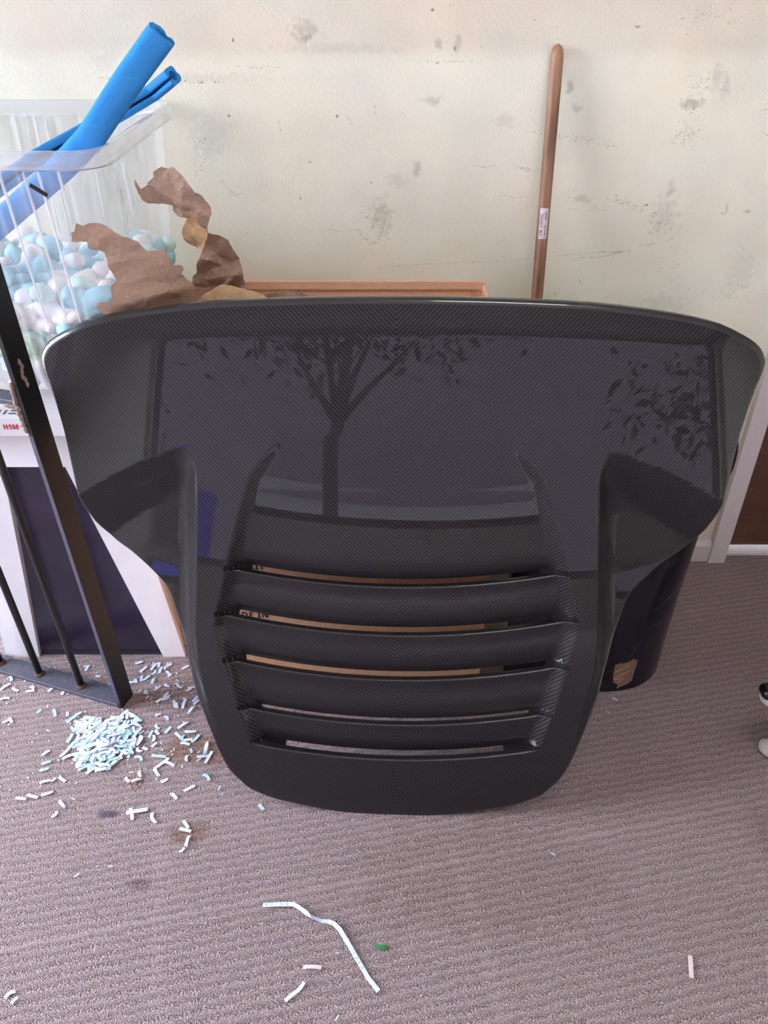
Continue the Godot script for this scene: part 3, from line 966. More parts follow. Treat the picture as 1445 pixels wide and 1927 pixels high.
func build_kraft() -> void:
	var first := PackedVector2Array([Vector2(-0.520, 1.178), Vector2(-0.513, 1.171), Vector2(-0.503, 1.174), Vector2(-0.492, 1.173), Vector2(-0.478, 1.168), Vector2(-0.466, 1.155), Vector2(-0.450, 1.142), Vector2(-0.437, 1.131), Vector2(-0.430, 1.110), Vector2(-0.409, 1.106), Vector2(-0.399, 1.092), Vector2(-0.396, 1.070), Vector2(-0.383, 1.064), Vector2(-0.383, 1.056), Vector2(-0.388, 1.050), Vector2(-0.383, 1.033), Vector2(-0.370, 1.013), Vector2(-0.346, 1.005), Vector2(-0.358, 0.948), Vector2(-0.524, 1.001), Vector2(-0.531, 1.017), Vector2(-0.525, 1.025), Vector2(-0.504, 1.024), Vector2(-0.500, 1.026), Vector2(-0.500, 1.040), Vector2(-0.500, 1.050), Vector2(-0.495, 1.057), Vector2(-0.487, 1.063), Vector2(-0.490, 1.079), Vector2(-0.492, 1.096), Vector2(-0.494, 1.118), Vector2(-0.500, 1.125), Vector2(-0.509, 1.127), Vector2(-0.515, 1.131), Vector2(-0.514, 1.142), Vector2(-0.534, 1.148), Vector2(-0.531, 1.163), Vector2(-0.526, 1.164)])
	var second := PackedVector2Array([Vector2(-0.468, 1.204), Vector2(-0.462, 1.185), Vector2(-0.454, 1.188), Vector2(-0.434, 1.206), Vector2(-0.433, 1.215), Vector2(-0.415, 1.225), Vector2(-0.404, 1.222), Vector2(-0.393, 1.225), Vector2(-0.381, 1.213), Vector2(-0.372, 1.200), Vector2(-0.362, 1.177), Vector2(-0.351, 1.170), Vector2(-0.340, 1.145), Vector2(-0.339, 1.131), Vector2(-0.349, 1.111), Vector2(-0.356, 1.089), Vector2(-0.337, 1.084), Vector2(-0.319, 1.071), Vector2(-0.318, 1.059), Vector2(-0.310, 1.034), Vector2(-0.304, 1.008), Vector2(-0.303, 0.981), Vector2(-0.304, 0.957), Vector2(-0.314, 0.867), Vector2(-0.430, 0.870), Vector2(-0.411, 0.982), Vector2(-0.402, 0.990), Vector2(-0.396, 1.013), Vector2(-0.379, 1.042), Vector2(-0.368, 1.072), Vector2(-0.367, 1.105), Vector2(-0.380, 1.117), Vector2(-0.407, 1.123), Vector2(-0.416, 1.136), Vector2(-0.414, 1.146), Vector2(-0.434, 1.151), Vector2(-0.458, 1.154), Vector2(-0.467, 1.161), Vector2(-0.470, 1.177)])
	var pouch := PackedVector2Array([Vector2(-0.387, 1.124), Vector2(-0.397, 1.108), Vector2(-0.401, 1.098), Vector2(-0.402, 1.082), Vector2(-0.400, 1.074), Vector2(-0.393, 1.064), Vector2(-0.387, 1.059), Vector2(-0.374, 1.050), Vector2(-0.364, 1.067), Vector2(-0.356, 1.085), Vector2(-0.354, 1.107), Vector2(-0.360, 1.117), Vector2(-0.374, 1.126)])
	var third := PackedVector2Array([Vector2(-0.365, 0.996), Vector2(-0.349, 1.011), Vector2(-0.335, 1.018), Vector2(-0.322, 1.026), Vector2(-0.308, 1.032), Vector2(-0.285, 1.029), Vector2(-0.267, 1.024), Vector2(-0.249, 1.018), Vector2(-0.230, 1.010), Vector2(-0.218, 0.996), Vector2(-0.218, 0.80), Vector2(-0.371, 0.80)])
	var fourth := PackedVector2Array([Vector2(-0.244, 0.988), Vector2(-0.222, 0.995), Vector2(-0.190, 0.996), Vector2(-0.169, 0.993), Vector2(-0.153, 0.985), Vector2(-0.143, 0.964), Vector2(-0.145, 0.80), Vector2(-0.254, 0.80)])
	tag(put("packing_paper", crumpled(first, Vector3(-2.1486, -0.7163, 0.3497), 0.02, 61), M.kraft), "broad crumpled brown kraft paper spilling left over the box rim", "packing paper")
	var o := thing("packing_paper", "twisted brown kraft paper standing up highest against the wall", "packing paper", Vector3(-0.36, 0.8, -1.70))
	var sheet := put("sheet", crumpled(second, Vector3(-2.1309, -0.0627, 0.4292), 0.022, 64), M.kraft, o)
	sheet.position = -o.position
	var fl := put("inner_fold", crumpled(pouch, Vector3(-2.1009, -0.0627, 0.4292), 0.012, 65), M.kraft_light, o)
	fl.position = -o.position
	o.get_child(1).set_meta("label", "lighter tan inside of the twist")
	tag(put("packing_paper", crumpled(third, Vector3(-1.43, 0, -0.06), 0.012, 62), M.kraft_light), "light tan folded kraft paper peeking above the bonnet rim", "packing paper")
	tag(put("packing_paper", crumpled(fourth, Vector3(-1.50, 0, -0.06), 0.010, 63), M.kraft), "low rounded brown kraft paper right of the light tan fold", "packing paper")

# ------------------------------------------------------------------ shredder cabinet
func build_machine() -> void:
	var at := Vector3(-0.77, 0, -1.52)
	var o := thing("shredder", "white paper shredder cabinet with a dark front door and red lettering", "shredder", at)
	var to := func(p: Array) -> PackedVector2Array:
		var r := PackedVector2Array()
		for q in p: r.append(Vector2(q[0] - at.x, q[1]))
		return r
	var st := begin()
	extrude(st, to.call([[-1.010, 0.004], [-0.545, 0.004], [-0.612, 0.700], [-0.938, 0.700]]), -0.38, -0.016)
	put("body", done(st), M.cabinet_white, o)
	st = begin()
	extrude(st, to.call([[-1.019, 0.0], [-0.929, 0.0], [-0.8625, 0.602], [-0.72, 0.602], [-0.595, 0.0], [-0.535, 0.0], [-0.605, 0.702], [-0.945, 0.702]]), -0.016, 0.0)
	put("front_frame", done(st), M.cabinet_white, o)
	st = begin()
	extrude(st, to.call([[-0.924, 0.016], [-0.603, 0.016], [-0.726, 0.597], [-0.858, 0.597]]), -0.016, -0.009)
	put("door", done(st), M.cabinet_dark, o)
	st = begin()
	extrude(st, to.call([[-0.927, 0.0], [-0.600, 0.0], [-0.603, 0.014], [-0.924, 0.014]]), -0.016, -0.0085)
	put("plinth", done(st), M.cabinet_dark, o)
	# head: a chamfered hood running along x
	st = begin()
	var prof := PackedVector2Array([Vector2(0.0, 0.707), Vector2(0.046, 0.707), Vector2(0.05, 0.711), Vector2(0.05, 0.752), Vector2(0.047, 0.760), Vector2(0.037, 0.775), Vector2(0.030, 0.792), Vector2(0.022, 0.806), Vector2(0.008, 0.814), Vector2(-0.01, 0.818), Vector2(-0.38, 0.818), Vector2(-0.38, 0.707)])
	var t := Transform3D(Basis(Vector3(0, 0, 1), Vector3(0, 1, 0), Vector3(-1, 0, 0)), Vector3(-0.985 - at.x, 0, 0))
	extrude(st, prof, -0.465, 0.0, t)
	put("head", done(st), M.white_plastic, o)
	st = begin()
	cham(st, Transform3D(Basis(), Vector3(0.0, 0.7045, -0.17)), Vector3(0.33, 0.005, 0.40), 0.001)
	put("seam", done(st), M.seam, o)
	lettering("HSM", 0.0112, M.red, o, "logo", Vector3(-0.8045 - at.x, 0.7235, 0.0502))
	lettering("®", 0.004, M.red, o, "logo_mark", Vector3(-0.767 - at.x, 0.731, 0.0502), Basis(), false)
	# cut-off grey block letters printed on the slope above the logo
	st = begin()
	for q in [[-0.852, 0.016], [-0.829, 0.022], [-0.800, 0.006], [-0.788, 0.020]]:
		var p := PackedVector2Array([Vector2(0, 0), Vector2(q[1], 0), Vector2(q[1] + 0.006, 0.009), Vector2(0.008, 0.009), Vector2(0.006, 0.006), Vector2(q[1] - 0.002, 0.006), Vector2(q[1] - 0.003, 0.003), Vector2(0.003, 0.003)])
		extrude(st, p, 0, 0.0006, Transform3D(Basis(Vector3.RIGHT, deg_to_rad(-34)), Vector3(q[0] - at.x, 0.7612, 0.0465)))
	put("block_print", done(st), M.grey_print, o)

# ------------------------------------------------------------------ clear bin
const BX0 := -0.955
const BX1 := -0.478
const BZF := -1.398
const BZB := -1.932

func ring(y: float, grow: float, ribs := true) -> PackedVector3Array:
	# a rounded rectangle at height y; the walls draw in towards the foot, the front and back carry flutes
	var k := (1.285 - y) / 0.465
	var x0 := BX0 + 0.02 * k - grow
	var x1 := BX1 - 0.034 * k + grow
	var zf := BZF - 0.058 * k + grow
	var zb := BZB + 0.02 * k - grow
	var r := 0.045 + grow
	var p := PackedVector3Array()
	for c in [[x1 - r, zf - r, 0.0], [x1 - r, zb + r, 1.0], [x0 + r, zb + r, 2.0], [x0 + r, zf - r, 3.0]]:
		for s in 9:
			var a: float = PI / 2 - (c[2] + s / 8.0) * PI / 2
			p.append(Vector3(c[0] + cos(a) * r, y, c[1] + sin(a) * r))
	var out := PackedVector3Array()
	for i in p.size():
		var a := p[i]
		var b := p[(i + 1) % p.size()]
		var n := maxi(1, int(round((b - a).length() / 0.006)))
		if (b - a).length() > 0.2: n = 72
		for s in n:
			var q := a.lerp(b, float(s) / n)
			if ribs and n == 72:
				var d := 0.0
				if absf(a.z - b.z) < 0.1:
					for rx in [-0.555, -0.605, -0.655, -0.68, -0.73, -0.78, -0.83, -0.88]: d += exp(-pow((q.x - rx) / 0.0055, 2))
					q.z += d * 0.0045 * (1.0 if a.z > -1.6 else -1.0)
				else:
					for rz in [-1.5, -1.56, -1.66, -1.72, -1.8]: d += exp(-pow((q.z - rz) / 0.008, 2))
					q.x += d * 0.0045 * (1.0 if a.x > -0.7 else -1.0)
			out.append(q)
	return out

func build_bin() -> void:
	var at := Vector3(-0.71, 0.82, -1.67)
	var o := thing("plastic_bin", "clear plastic storage bin with blue foam and packing peanuts inside", "plastic bin", at)
	var wall := func(lo: float, hi: float) -> ArrayMesh:
		var st := begin(false)
		var rings := []
		for s in 7: rings.append(ring(lerpf(hi, lo, s / 6.0), 0.0))
		for i in 6:
			for k in rings[0].size():
				var k2: int = (k + 1) % rings[0].size()
				quad(st, rings[i][k] - at, rings[i][k2] - at, rings[i + 1][k2] - at, rings[i + 1][k] - at)
		return done(st)
	put("walls", wall.call(0.835, 1.262), M.clear, o)
	var st := begin(false)
	var foot := ring(0.835, 0.0)
	var foot2 := ring(0.824, -0.008)
	for k in foot.size():
		var k2 := (k + 1) % foot.size()
		quad(st, foot[k] - at, foot[k2] - at, foot2[k2] - at, foot2[k] - at)
		tri(st, foot2[k] - at, foot2[k2] - at, Vector3(0, 0.004, 0))
	put("base", done(st), M.clear, o)
	# the rim: out, over and down again
	st = begin(false)
	var rings := [ring(1.258, 0.0, false), ring(1.270, 0.001, false), ring(1.284, 0.004, false), ring(1.288, 0.008, false), ring(1.288, 0.016, false), ring(1.284, 0.020, false), ring(1.262, 0.021, false), ring(1.258, 0.020, false), ring(1.262, 0.017, false)]
	for i in rings.size() - 1:
		for k in rings[0].size():
			var k2: int = (k + 1) % rings[0].size()
			quad(st, rings[i + 1][k] - at, rings[i + 1][k2] - at, rings[i][k2] - at, rings[i][k] - at)
	put("rim", done(st), M.clear_rim, o)
	# whitish bars painting in the light streaks that the moulded flutes catch
	for q in [[-0.600, true, 0.36], [-0.575, true, 0.36], [-0.541, true, 0.09], [-0.640, true, 0.30], [-0.700, true, 0.36], [-0.815, false, 0.36], [-0.771, false, 0.36], [-0.748, false, 0.36], [-0.656, false, 0.36]]:
		st = begin(false)
		var y1 := 1.256
		var y0: float = y1 - q[2]
		var z1 := BZF - 0.058 * (1.285 - y1) / 0.465 + 0.001
		var z0 := BZF - 0.058 * (1.285 - y0) / 0.465 + 0.001
		if not q[1]:
			z1 = BZB + 0.02 * (1.285 - y1) / 0.465 + 0.001
			z0 = BZB + 0.02 * (1.285 - y0) / 0.465 + 0.001
		var top := Vector3(q[0], y1, z1) - at
		var low := Vector3(q[0], y0, z0) - at
		tube(st, PackedVector3Array([top, top.lerp(low, 0.03), top.lerp(low, 0.5), top.lerp(low, 0.94), low]), [0.001, 0.0026, 0.0026, 0.0022, 0.0008], 8)
		put("flute_glint", done(st), M.flute_glint, o)
	# moulded grip on the right side
	st = begin()
	for q in [[0.12, 0.02, 0.018, 0.10], [0.185, 0.05, 0.018, 0.10]]:
		cham(st, Transform3D(Basis(Vector3(0, 0, 1), 0.05), Vector3(BX1 - 0.005 - at.x, 1.185 - at.y, BZF - q[0] - at.z)), Vector3(0.006, q[3], q[2]), 0.002)
	put("grip_rib", done(st), M.clear_rim, o)
	st = begin()
	cham(st, Transform3D(Basis(Vector3(0, 0, 1), deg_to_rad(-34)), Vector3(-0.578 - at.x, 1.226 - at.y, BZF + 0.0045 - at.z)), Vector3(0.031, 0.007, 0.0016), 0.0005)
	put("dark_mark", done(st), M.ink, o)
	o.get_node("dark_mark").set_meta("label", "short black tape mark")

# ------------------------------------------------------------------ blue foam edge protectors
func foam(path: PackedVector3Array, r: float, slit: float, seed: int) -> ArrayMesh:
	# a C-shaped foam pipe swept along the path; slit turns the opening
	var rr := RandomNumberGenerator.new(); rr.seed = seed
	var cur := Curve3D.new()
	for i in path.size():
		var d := (path[mini(i + 1, path.size() - 1)] - path[maxi(i - 1, 0)]) / 6.0
		cur.add_point(path[i], -d, d)
	var st := begin(false)
	var rings := []
	var n := 40
	var L := cur.get_baked_length()
	var side := Vector3.ZERO
	for i in n + 1:
		var p := cur.sample_baked(L * i / n)
		var d := (cur.sample_baked(minf(L, L * i / n + 0.01)) - cur.sample_baked(maxf(0, L * i / n - 0.01))).normalized()
		if i == 0: side = d.cross(Vector3(0, 0, 1)).normalized()
		side = (side - d * side.dot(d)).normalized()
		var other := d.cross(side)
		var ring_pts := PackedVector3Array()
		var cut := d * (rr.randf_range(-0.004, 0.004) if i == 0 else 0.0)
		var half := 0.16
		for k in 19:
			var a := slit + half + (TAU - 2 * half) * k / 18.0
			# squarish outside
			var sq := 0.93 * r / pow(pow(absf(cos(a)), 4.5) + pow(absf(sin(a)), 4.5), 1.0 / 4.5)
			ring_pts.append(p + (side * cos(a) + other * sin(a)) * sq + (cut + d * rr.randf_range(-0.002, 0.002) if i == 0 else Vector3.ZERO))
		for k in 19:
			var a := slit + TAU - half * 1.7 - (TAU - 3.4 * half) * k / 18.0
			ring_pts.append(p + (side * cos(a) + other * sin(a)) * r * 0.52 + (cut if i == 0 else Vector3.ZERO))
		rings.append(ring_pts)
	skin(st, rings, true, false)
	st.set_smooth_group(-1)
	for e in [0, n]:
		var q: PackedVector3Array = rings[e]
		for k in 18:
			var a := q[k]; var b := q[k + 1]; var c := q[36 - k]; var dd := q[37 - k]
			if e == 0: quad(st, a, dd, c, b)
			else: quad(st, a, b, c, dd)
	return done(st)

func build_noodles() -> void:
	var a := PackedVector3Array([Vector3(-0.345, 1.448, -1.435), Vector3(-0.410, 1.383, -1.435), Vector3(-0.493, 1.297, -1.453), Vector3(-0.56, 1.245, -1.466), Vector3(-0.63, 1.196, -1.475), Vector3(-0.75, 1.115, -1.50), Vector3(-0.86, 1.06, -1.53)])
	tag(put("foam_noodle", foam(a, 0.0235, 2.6, 3), M.foam), "thick blue foam pipe rising highest out of the clear bin", "foam noodle")
	var b := PackedVector3Array([Vector3(-0.415, 1.354, -1.77), Vector3(-0.468, 1.320, -1.80), Vector3(-0.535, 1.287, -1.775), Vector3(-0.68, 1.222, -1.66), Vector3(-0.75, 1.178, -1.61), Vector3(-0.86, 1.12, -1.58)])
	tag(put("foam_noodle", foam(b, 0.0175, 4.6, 5), M.foam), "thinner slit blue foam pipe lying behind the thick one", "foam noodle")

# ------------------------------------------------------------------ packing peanuts
func peanut(kind: int) -> ArrayMesh:
	var st := begin(false)
	var path := PackedVector3Array()
	var radii := []
	var n := 18
	for i in n + 1:
		var t := float(i) / n
		var p: Vector3
		var r: float
		if kind == 0:      # smooth pillow
			p = Vector3((t - 0.5) * 0.062, 0.006 * sin(t * PI), 0)
			r = 0.0175
		elif kind == 1:    # bent tube
			var a := (t - 0.5) * 2.3
			p = Vector3(sin(a) * 0.032, cos(a) * 0.032 - 0.022, 0)
			r = 0.0145
		elif kind == 2:    # ribbed S
			p = Vector3((t - 0.5) * 0.05, sin(t * TAU) * 0.012, cos(t * PI) * 0.004)
			r = 0.0145 * (1.0 + 0.12 * sin(t * 38.0))
		else:              # short crimped barrel
			p = Vector3((t - 0.5) * 0.034, 0, 0)
			r = 0.0185 * (1.0 + 0.07 * sin(t * 26.0))
		path.append(p)
		var e := minf(t, 1.0 - t) / 0.2
		radii.append(r * (1.0 if e >= 1.0 else sqrt(maxf(0.02, 1.0 - pow(1.0 - e, 2)))))
	tube(st, path, radii, 12)
	return done(st)

func build_peanuts() -> void:
	var r := RandomNumberGenerator.new(); r.seed = 8
	var shapes := [peanut(0), peanut(1), peanut(2), peanut(3)]
	var tops := [["white", "pea_white"], ["blue", "pea_blue"], ["green", "pea_green"], ["mint", "pea_mint"]]
	var kinds := ["smooth", "bent", "ribbed", "stubby"]
	var made := 0
	for layer in 2:
		for iy in 5:
			for ix in 12:
				# first along the front wall, then along the right wall
				for wall in 2:
					if layer == 1 and iy < 3 and wall == 0: continue
					var y := 0.856 + iy * 0.036
					var k := (1.285 - y) / 0.465
					var p: Vector3
					if wall == 0:
						p = Vector3(-0.545 - ix * 0.0345, y, BZF - 0.058 * k - 0.024 - layer * 0.036)
					else:
						p = Vector3(BX1 - 0.034 * k - 0.026 - layer * 0.036, y, BZF - 0.058 * k - 0.06 - ix * 0.036)
						if ix > 10: continue
						if layer == 1 and iy < 3: continue
					if p.x < -0.905: continue
					p += Vector3(r.randf_range(-0.006, 0.006), r.randf_range(-0.006, 0.006), r.randf_range(-0.008, 0.003))
					made += one_peanut(r, shapes, tops, kinds, p, y)
	for ix in 9:
		for iz in 8:
			var p := Vector3(-0.60 - ix * 0.037, 1.005, -1.50 - iz * 0.045) + Vector3(r.randf_range(-0.01, 0.01), r.randf_range(-0.012, 0.018), r.randf_range(-0.01, 0.01))
			made += one_peanut(r, shapes, tops, kinds, p, 1.01)

func one_peanut(r: RandomNumberGenerator, shapes: Array, tops: Array, kinds: Array, p: Vector3, y: float) -> int:
	var c := 0
	var f := r.randf()
	if y > 0.96: c = 1 if f < 0.45 else (0 if f < 0.85 else 3)
	elif y > 0.90: c = 2 if f < 0.4 else (3 if f < 0.65 else (0 if f < 0.9 else 1))
	else: c = 2 if f < 0.5 else (0 if f < 0.85 else 3)
	var k := r.randi() % 2 if c < 2 else 2 + r.randi() % 2
	if c == 2 and r.randf() < 0.3: k = 0
	var o := put("packing_peanut", shapes[k], M[tops[c][1]])
	o.transform = Transform3D(Basis.from_euler(Vector3(r.randf_range(-0.5, 0.5), r.randf_range(-0.6, 0.6), r.randf_range(0, TAU))), p)
	o.scale = Vector3.ONE * r.randf_range(1.05, 1.45)
	var place := "near the top of the heap in the clear bin" if y > 0.97 else ("midway down the clear bin" if y > 0.91 else "low in the clear bin")
	tag(o, "%s %s foam packing peanut %s" % [kinds[k], tops[c][0], place], "packing peanut", "packing peanuts filling the clear bin")
	return 1

# ------------------------------------------------------------------ steel gate leaning at the left
func build_gate() -> void:
	var g := Vector3(-0.657, 0, -1.338)
	var o := thing("steel_gate", "black welded steel gate frame with round bars standing at the left", "steel gate", g)
	var rail := Vector3(-0.947, 0, -0.321)
	var nor := Vector3(0.321, 0, -0.947)
	o.basis = Basis(rail.normalized(), deg_to_rad(-2.0))
	var bar := func(r0: float, r1: float, h0: float, h1: float, n0: float, n1: float, m: Material, n: String, c := 0.001) -> void:
		var st := begin()
		var b := Basis(rail, Vector3.UP, nor)
		cham(st, Transform3D(b, rail * (r0 + r1) / 2 + nor * (n0 + n1) / 2 + Vector3.UP * (h0 + h1) / 2), Vector3(r1 - r0, h1 - h0, n1 - n0), c)
		put(n, done(st), m, o)
	bar.call(0.0, 0.011, 0.0, 1.42, 0.0, 0.05, M.steel, "upright")
	bar.call(0.011, 0.44, 0.002, 0.013, 0.0, 0.05, M.steel_grey, "bottom_rail")
	bar.call(0.011, 0.44, 0.862, 0.873, 0.0, 0.034, M.steel_grey, "middle_rail")
	bar.call(0.0006, 0.0104, 0.02, 0.80, -0.0006, 0.001, M.steel_grey, "grey_edge", 0.0002)  # grey strip along the narrow front face of the upright
	for r in [0.134, 0.262, 0.386]:
		var st := begin(false)
		var p: Vector3 = rail * r + nor * 0.024
		tube(st, PackedVector3Array([p + Vector3.UP * 0.012, p + Vector3.UP * 0.3, p + Vector3.UP * 0.6, p + Vector3.UP * 0.863]), [0.0085], 14)
		var b := put("round_bar", done(st), M.steel, o)
		st = begin(false)
		tube(st, PackedVector3Array([p + Vector3.UP * 0.0125, p + Vector3.UP * 0.016, p + Vector3.UP * 0.022]), [0.0145, 0.0115, 0.0088], 12)
		put("weld_bead", done(st), M.rust, b)
	# weld where the middle rail meets the upright, and the burr on its face
	var rr := RandomNumberGenerator.new(); rr.seed = 2
	var st := begin(false)
	for k in 9:
		var t := k / 8.0
		var c := rail * (0.012 + 0.0035 * sin(t * PI)) + Vector3.UP * lerpf(0.815, 0.905, t) - nor * 0.001
		tube(st, PackedVector3Array([c - Vector3.UP * 0.008, c, c + Vector3.UP * 0.008]), [0.002, 0.0055 * rr.randf_range(0.7, 1.1), 0.002], 8)
	for k in 5:
		var c := rail * (0.014 + 0.006 * k) + Vector3.UP * 0.8625 - nor * 0.001
		tube(st, PackedVector3Array([c - rail * 0.005, c, c + rail * 0.005]), [0.002, 0.0055 * rr.randf_range(0.7, 1.1), 0.002], 8)
	put("weld", done(st), M.weld, o)
	st = begin(false)
	for k in 6:
		var c := -rail * 0.0005 + nor * (0.022 + 0.003 * sin(k * 1.7)) + Vector3.UP * (0.945 - k * 0.009)
		tube(st, PackedVector3Array([c + Vector3.UP * 0.007, c, c - Vector3.UP * 0.007]), [0.001, 0.004, 0.001], 8)
	put("weld_burr", done(st), M.weld, o)

# ------------------------------------------------------------------ broom handle
func build_dowel() -> void:
	var foot := Vector3(0.371, 0.0, -1.735)
	var o := thing("broom_handle", "long worn wooden broom handle leaning upright against the wall", "broom handle", foot)
	var top := Vector3(0.3665, 1.395, -1.930) - foot
	var st := begin(false)
	var d := top.normalized()
	var side := d.cross(Vector3(0, 0, 1)).normalized()
	var other := side.cross(d)
	var prev := PackedVector3Array()
	var L := top.length()
	var marks := [[0.0, 0.014], [0.25, 0.0142], [0.5, 0.014], [0.75, 0.0138], [0.975, 0.0138], [0.985, 0.0134], [0.992, 0.0118], [0.997, 0.008], [1.0, 0.001]]
	for i in marks.size():
		var line := PackedVector3Array()
		for k in 25:
			var a := TAU * k / 24.0
			line.append(d * L * marks[i][0] + (side * cos(a) + other * sin(a)) * marks[i][1])
		if i > 0:
			for k in 24:
				var v0: float = marks[i - 1][0]
				var v1: float = marks[i][0]
				for q in [[prev[k], k / 24.0, v0], [line[k + 1], (k + 1) / 24.0, v1], [prev[k + 1], (k + 1) / 24.0, v0], [prev[k], k / 24.0, v0], [line[k], k / 24.0, v1], [line[k + 1], (k + 1) / 24.0, v1]]:
					st.set_uv(Vector2(q[1], q[2]))
					st.add_vertex(q[0])
		prev = line
	put("shaft", done(st), M.wood, o)
	# the price sticker, bent round the shaft
	var w := 64
	var h := 192
	var im := Image.create(w, h, false, Image.FORMAT_RGB8)
	im.fill(Color(0.90, 0.84, 0.87))
	var r := RandomNumberGenerator.new(); r.seed = 5
	var y := 36
	while y < 174:
		var t := r.randi_range(1, 5)
		if y < 122 or y > 130: im.fill_rect(Rect2i(5, y, 18, t), Color(0.16, 0.14, 0.17))
		y += t + r.randi_range(2, 5)
	for q in [[27, 24, 3, 150], [31, 24, 2, 40]]:
		for k in range(q[1], q[1] + q[3]):
			if r.randf() < 0.62: im.fill_rect(Rect2i(q[0], k, q[2], 1), Color(0.38, 0.34, 0.38))
	for k in range(104, 182):
		if r.randf() < 0.75: im.fill_rect(Rect2i(44, k, 5, 1), Color(0.22, 0.19, 0.23))
	for q in [[20, 3], [27, 2], [31, 4], [37, 7], [47, 2], [51, 6], [60, 3], [66, 7]]:
		im.fill_rect(Rect2i(42, q[0], 9, q[1]), Color(0.16, 0.13, 0.17))
	var m := mat(Color.WHITE, 0.45)
	m.albedo_texture = ImageTexture.create_from_image(im)
	st = begin(false)
	for i in 12:
		var a0 := PI / 2 + 0.82 - i / 12.0 * 1.4
		var a1 := PI / 2 + 0.82 - (i + 1) / 12.0 * 1.4
		for q in [[a0, 0.0], [a1, 1.0], [a0, 1.0], [a0, 0.0], [a1, 0.0], [a1, 1.0]]:
			st.set_uv(Vector2((PI / 2 + 0.82 - q[0]) / 1.4, 1.0 - q[1]))
			st.add_vertex(d * L * (0.7225 + 0.0475 * q[1]) + (side * cos(q[0]) + other * sin(q[0])) * 0.0143)
	put("price_sticker", done(st), m, o)
	o.get_child(1).set_meta("label", "white price sticker with a barcode")

# ------------------------------------------------------------------ dark lacquered car panel behind the bonnet
func fender_x(h: float) -> float:
	return table([[0.0, 0.742], [0.12, 0.748], [0.24, 0.757], [0.35, 0.767], [0.44, 0.776], [0.50, 0.782], [0.53, 0.793], [0.57, 0.815], [0.60, 0.824], [0.63, 0.822], [0.655, 0.812], [0.672, 0.797], [0.678, 0.797], [0.69, 0.802], [0.705, 0.800], [0.72, 0.785], [0.735, 0.76]], h)

func build_fender() -> void:
	var o := thing("car_fender", "black-blue lacquered car body panel standing behind the bonnet at right", "car panel", Vector3(0.6, 0, -1.5))
	var prof := [[0.30, -1.392], [0.42, -1.393], [0.52, -1.394], [0.57, -1.396], [0.61, -1.400], [0.645, -1.410], [0.675, -1.425], [0.70, -1.446], [0.72, -1.470], [0.733, -1.498], [0.740, -1.53], [0.736, -1.565], [0.72, -1.60]]
	var st := begin(false)
	var rows := []
	var hs := [0.0, 0.004, 0.02, 0.05, 0.10, 0.16, 0.22, 0.28, 0.34, 0.40, 0.46, 0.50, 0.53, 0.55, 0.57, 0.59, 0.61, 0.63, 0.645, 0.66, 0.668, 0.675, 0.682, 0.69, 0.70, 0.71, 0.72, 0.735]
	for h in hs:
		var grow := fender_x(h) - 0.742
		var line := PackedVector3Array()
		for p in prof:
			var k := smoothstep(0.30, 0.74, p[0])
			var lift := 0.0
			var rear: float = -0.10 * h - 0.02 * smoothstep(0.5, 0.74, h)
			line.append(Vector3(p[0] + grow * k - 0.6, h + lift, p[1] + rear + 1.5))
		rows.append(line)
	for i in rows.size() - 1:
		for j in prof.size() - 1:
			for q in [[i, j], [i + 1, j + 1], [i, j + 1], [i, j], [i + 1, j], [i + 1, j + 1]]:
				st.set_uv(Vector2(prof[q[1]][0], 1.0 - hs[q[0]]))
				st.add_vertex(rows[q[0]][q[1]])
	put("shell", done(st), M.navy, o)
	st = begin(false)
	var inset := Vector3(-0.004, 0, -0.012)
	for i in rows.size() - 1:
		var a: Vector3 = rows[i][-1]; var b: Vector3 = rows[i + 1][-1]
		quad(st, a, a + Vector3(-0.03, 0, 0), b + Vector3(-0.03, 0, 0), b)
	for j in prof.size() - 1:
		var a: Vector3 = rows[-1][j]; var b: Vector3 = rows[-1][j + 1]
		quad(st, a, b, b + Vector3(-0.01, -0.004, -0.03), a + Vector3(0, -0.004, -0.03))
	put("return_flange", done(st), M.black_rubber, o)
	# torn brown tape low on the panel
	st = begin()
	var sc := 1.06
	var tp := [[0.583, 0.092], [0.592, 0.094], [0.599, 0.097], [0.6, 0.093], [0.612, 0.097], [0.622, 0.099], [0.632, 0.105], [0.634, 0.099], [0.641, 0.098], [0.637, 0.066], [0.634, 0.034], [0.622, 0.024], [0.606, 0.020], [0.596, 0.014], [0.599, 0.024], [0.594, 0.030], [0.585, 0.034], [0.581, 0.060]]
	var poly := PackedVector2Array()
	for q in tp: poly.append(Vector2(q[0] - 0.6, q[1] - 0.015))
	extrude(st, poly, -0.004, 0.0012, Transform3D(Basis(Vector3.UP, 0.20) * Basis(Vector3.RIGHT, -0.09), Vector3(0, 0.012, 1.5 - 1.3985)))
	put("tape_patch", done(st), M.tape, o)
	o.get_node("tape_patch").set_meta("label", "torn piece of brown tape")
	st = begin()
	for q in [[-0.018, 0.068, 0.022, 0.084], [-0.018, 0.044, 0.024, 0.066], [-0.018, 0.043, 0.010, 0.044], [-0.006, 0.030, 0.006, 0.040]]:
		var a := Vector2(q[0], q[1]); var b := Vector2(q[2], q[3])
		cham(st, Transform3D(Basis(Vector3.UP, 0.20) * Basis(Vector3.RIGHT, -0.09) * Basis(Vector3.BACK, (b - a).angle()), Vector3(0, 0.0, 1.5 - 1.3978) + Basis(Vector3.UP, 0.20) * Basis(Vector3.RIGHT, -0.09) * Vector3((a.x + b.x) / 2, (a.y + b.y) / 2, 0.0012)), Vector3((b - a).length(), 0.0022, 0.0016), 0.0005)
	put("tape_crease", done(st), M.tape_edge, o)

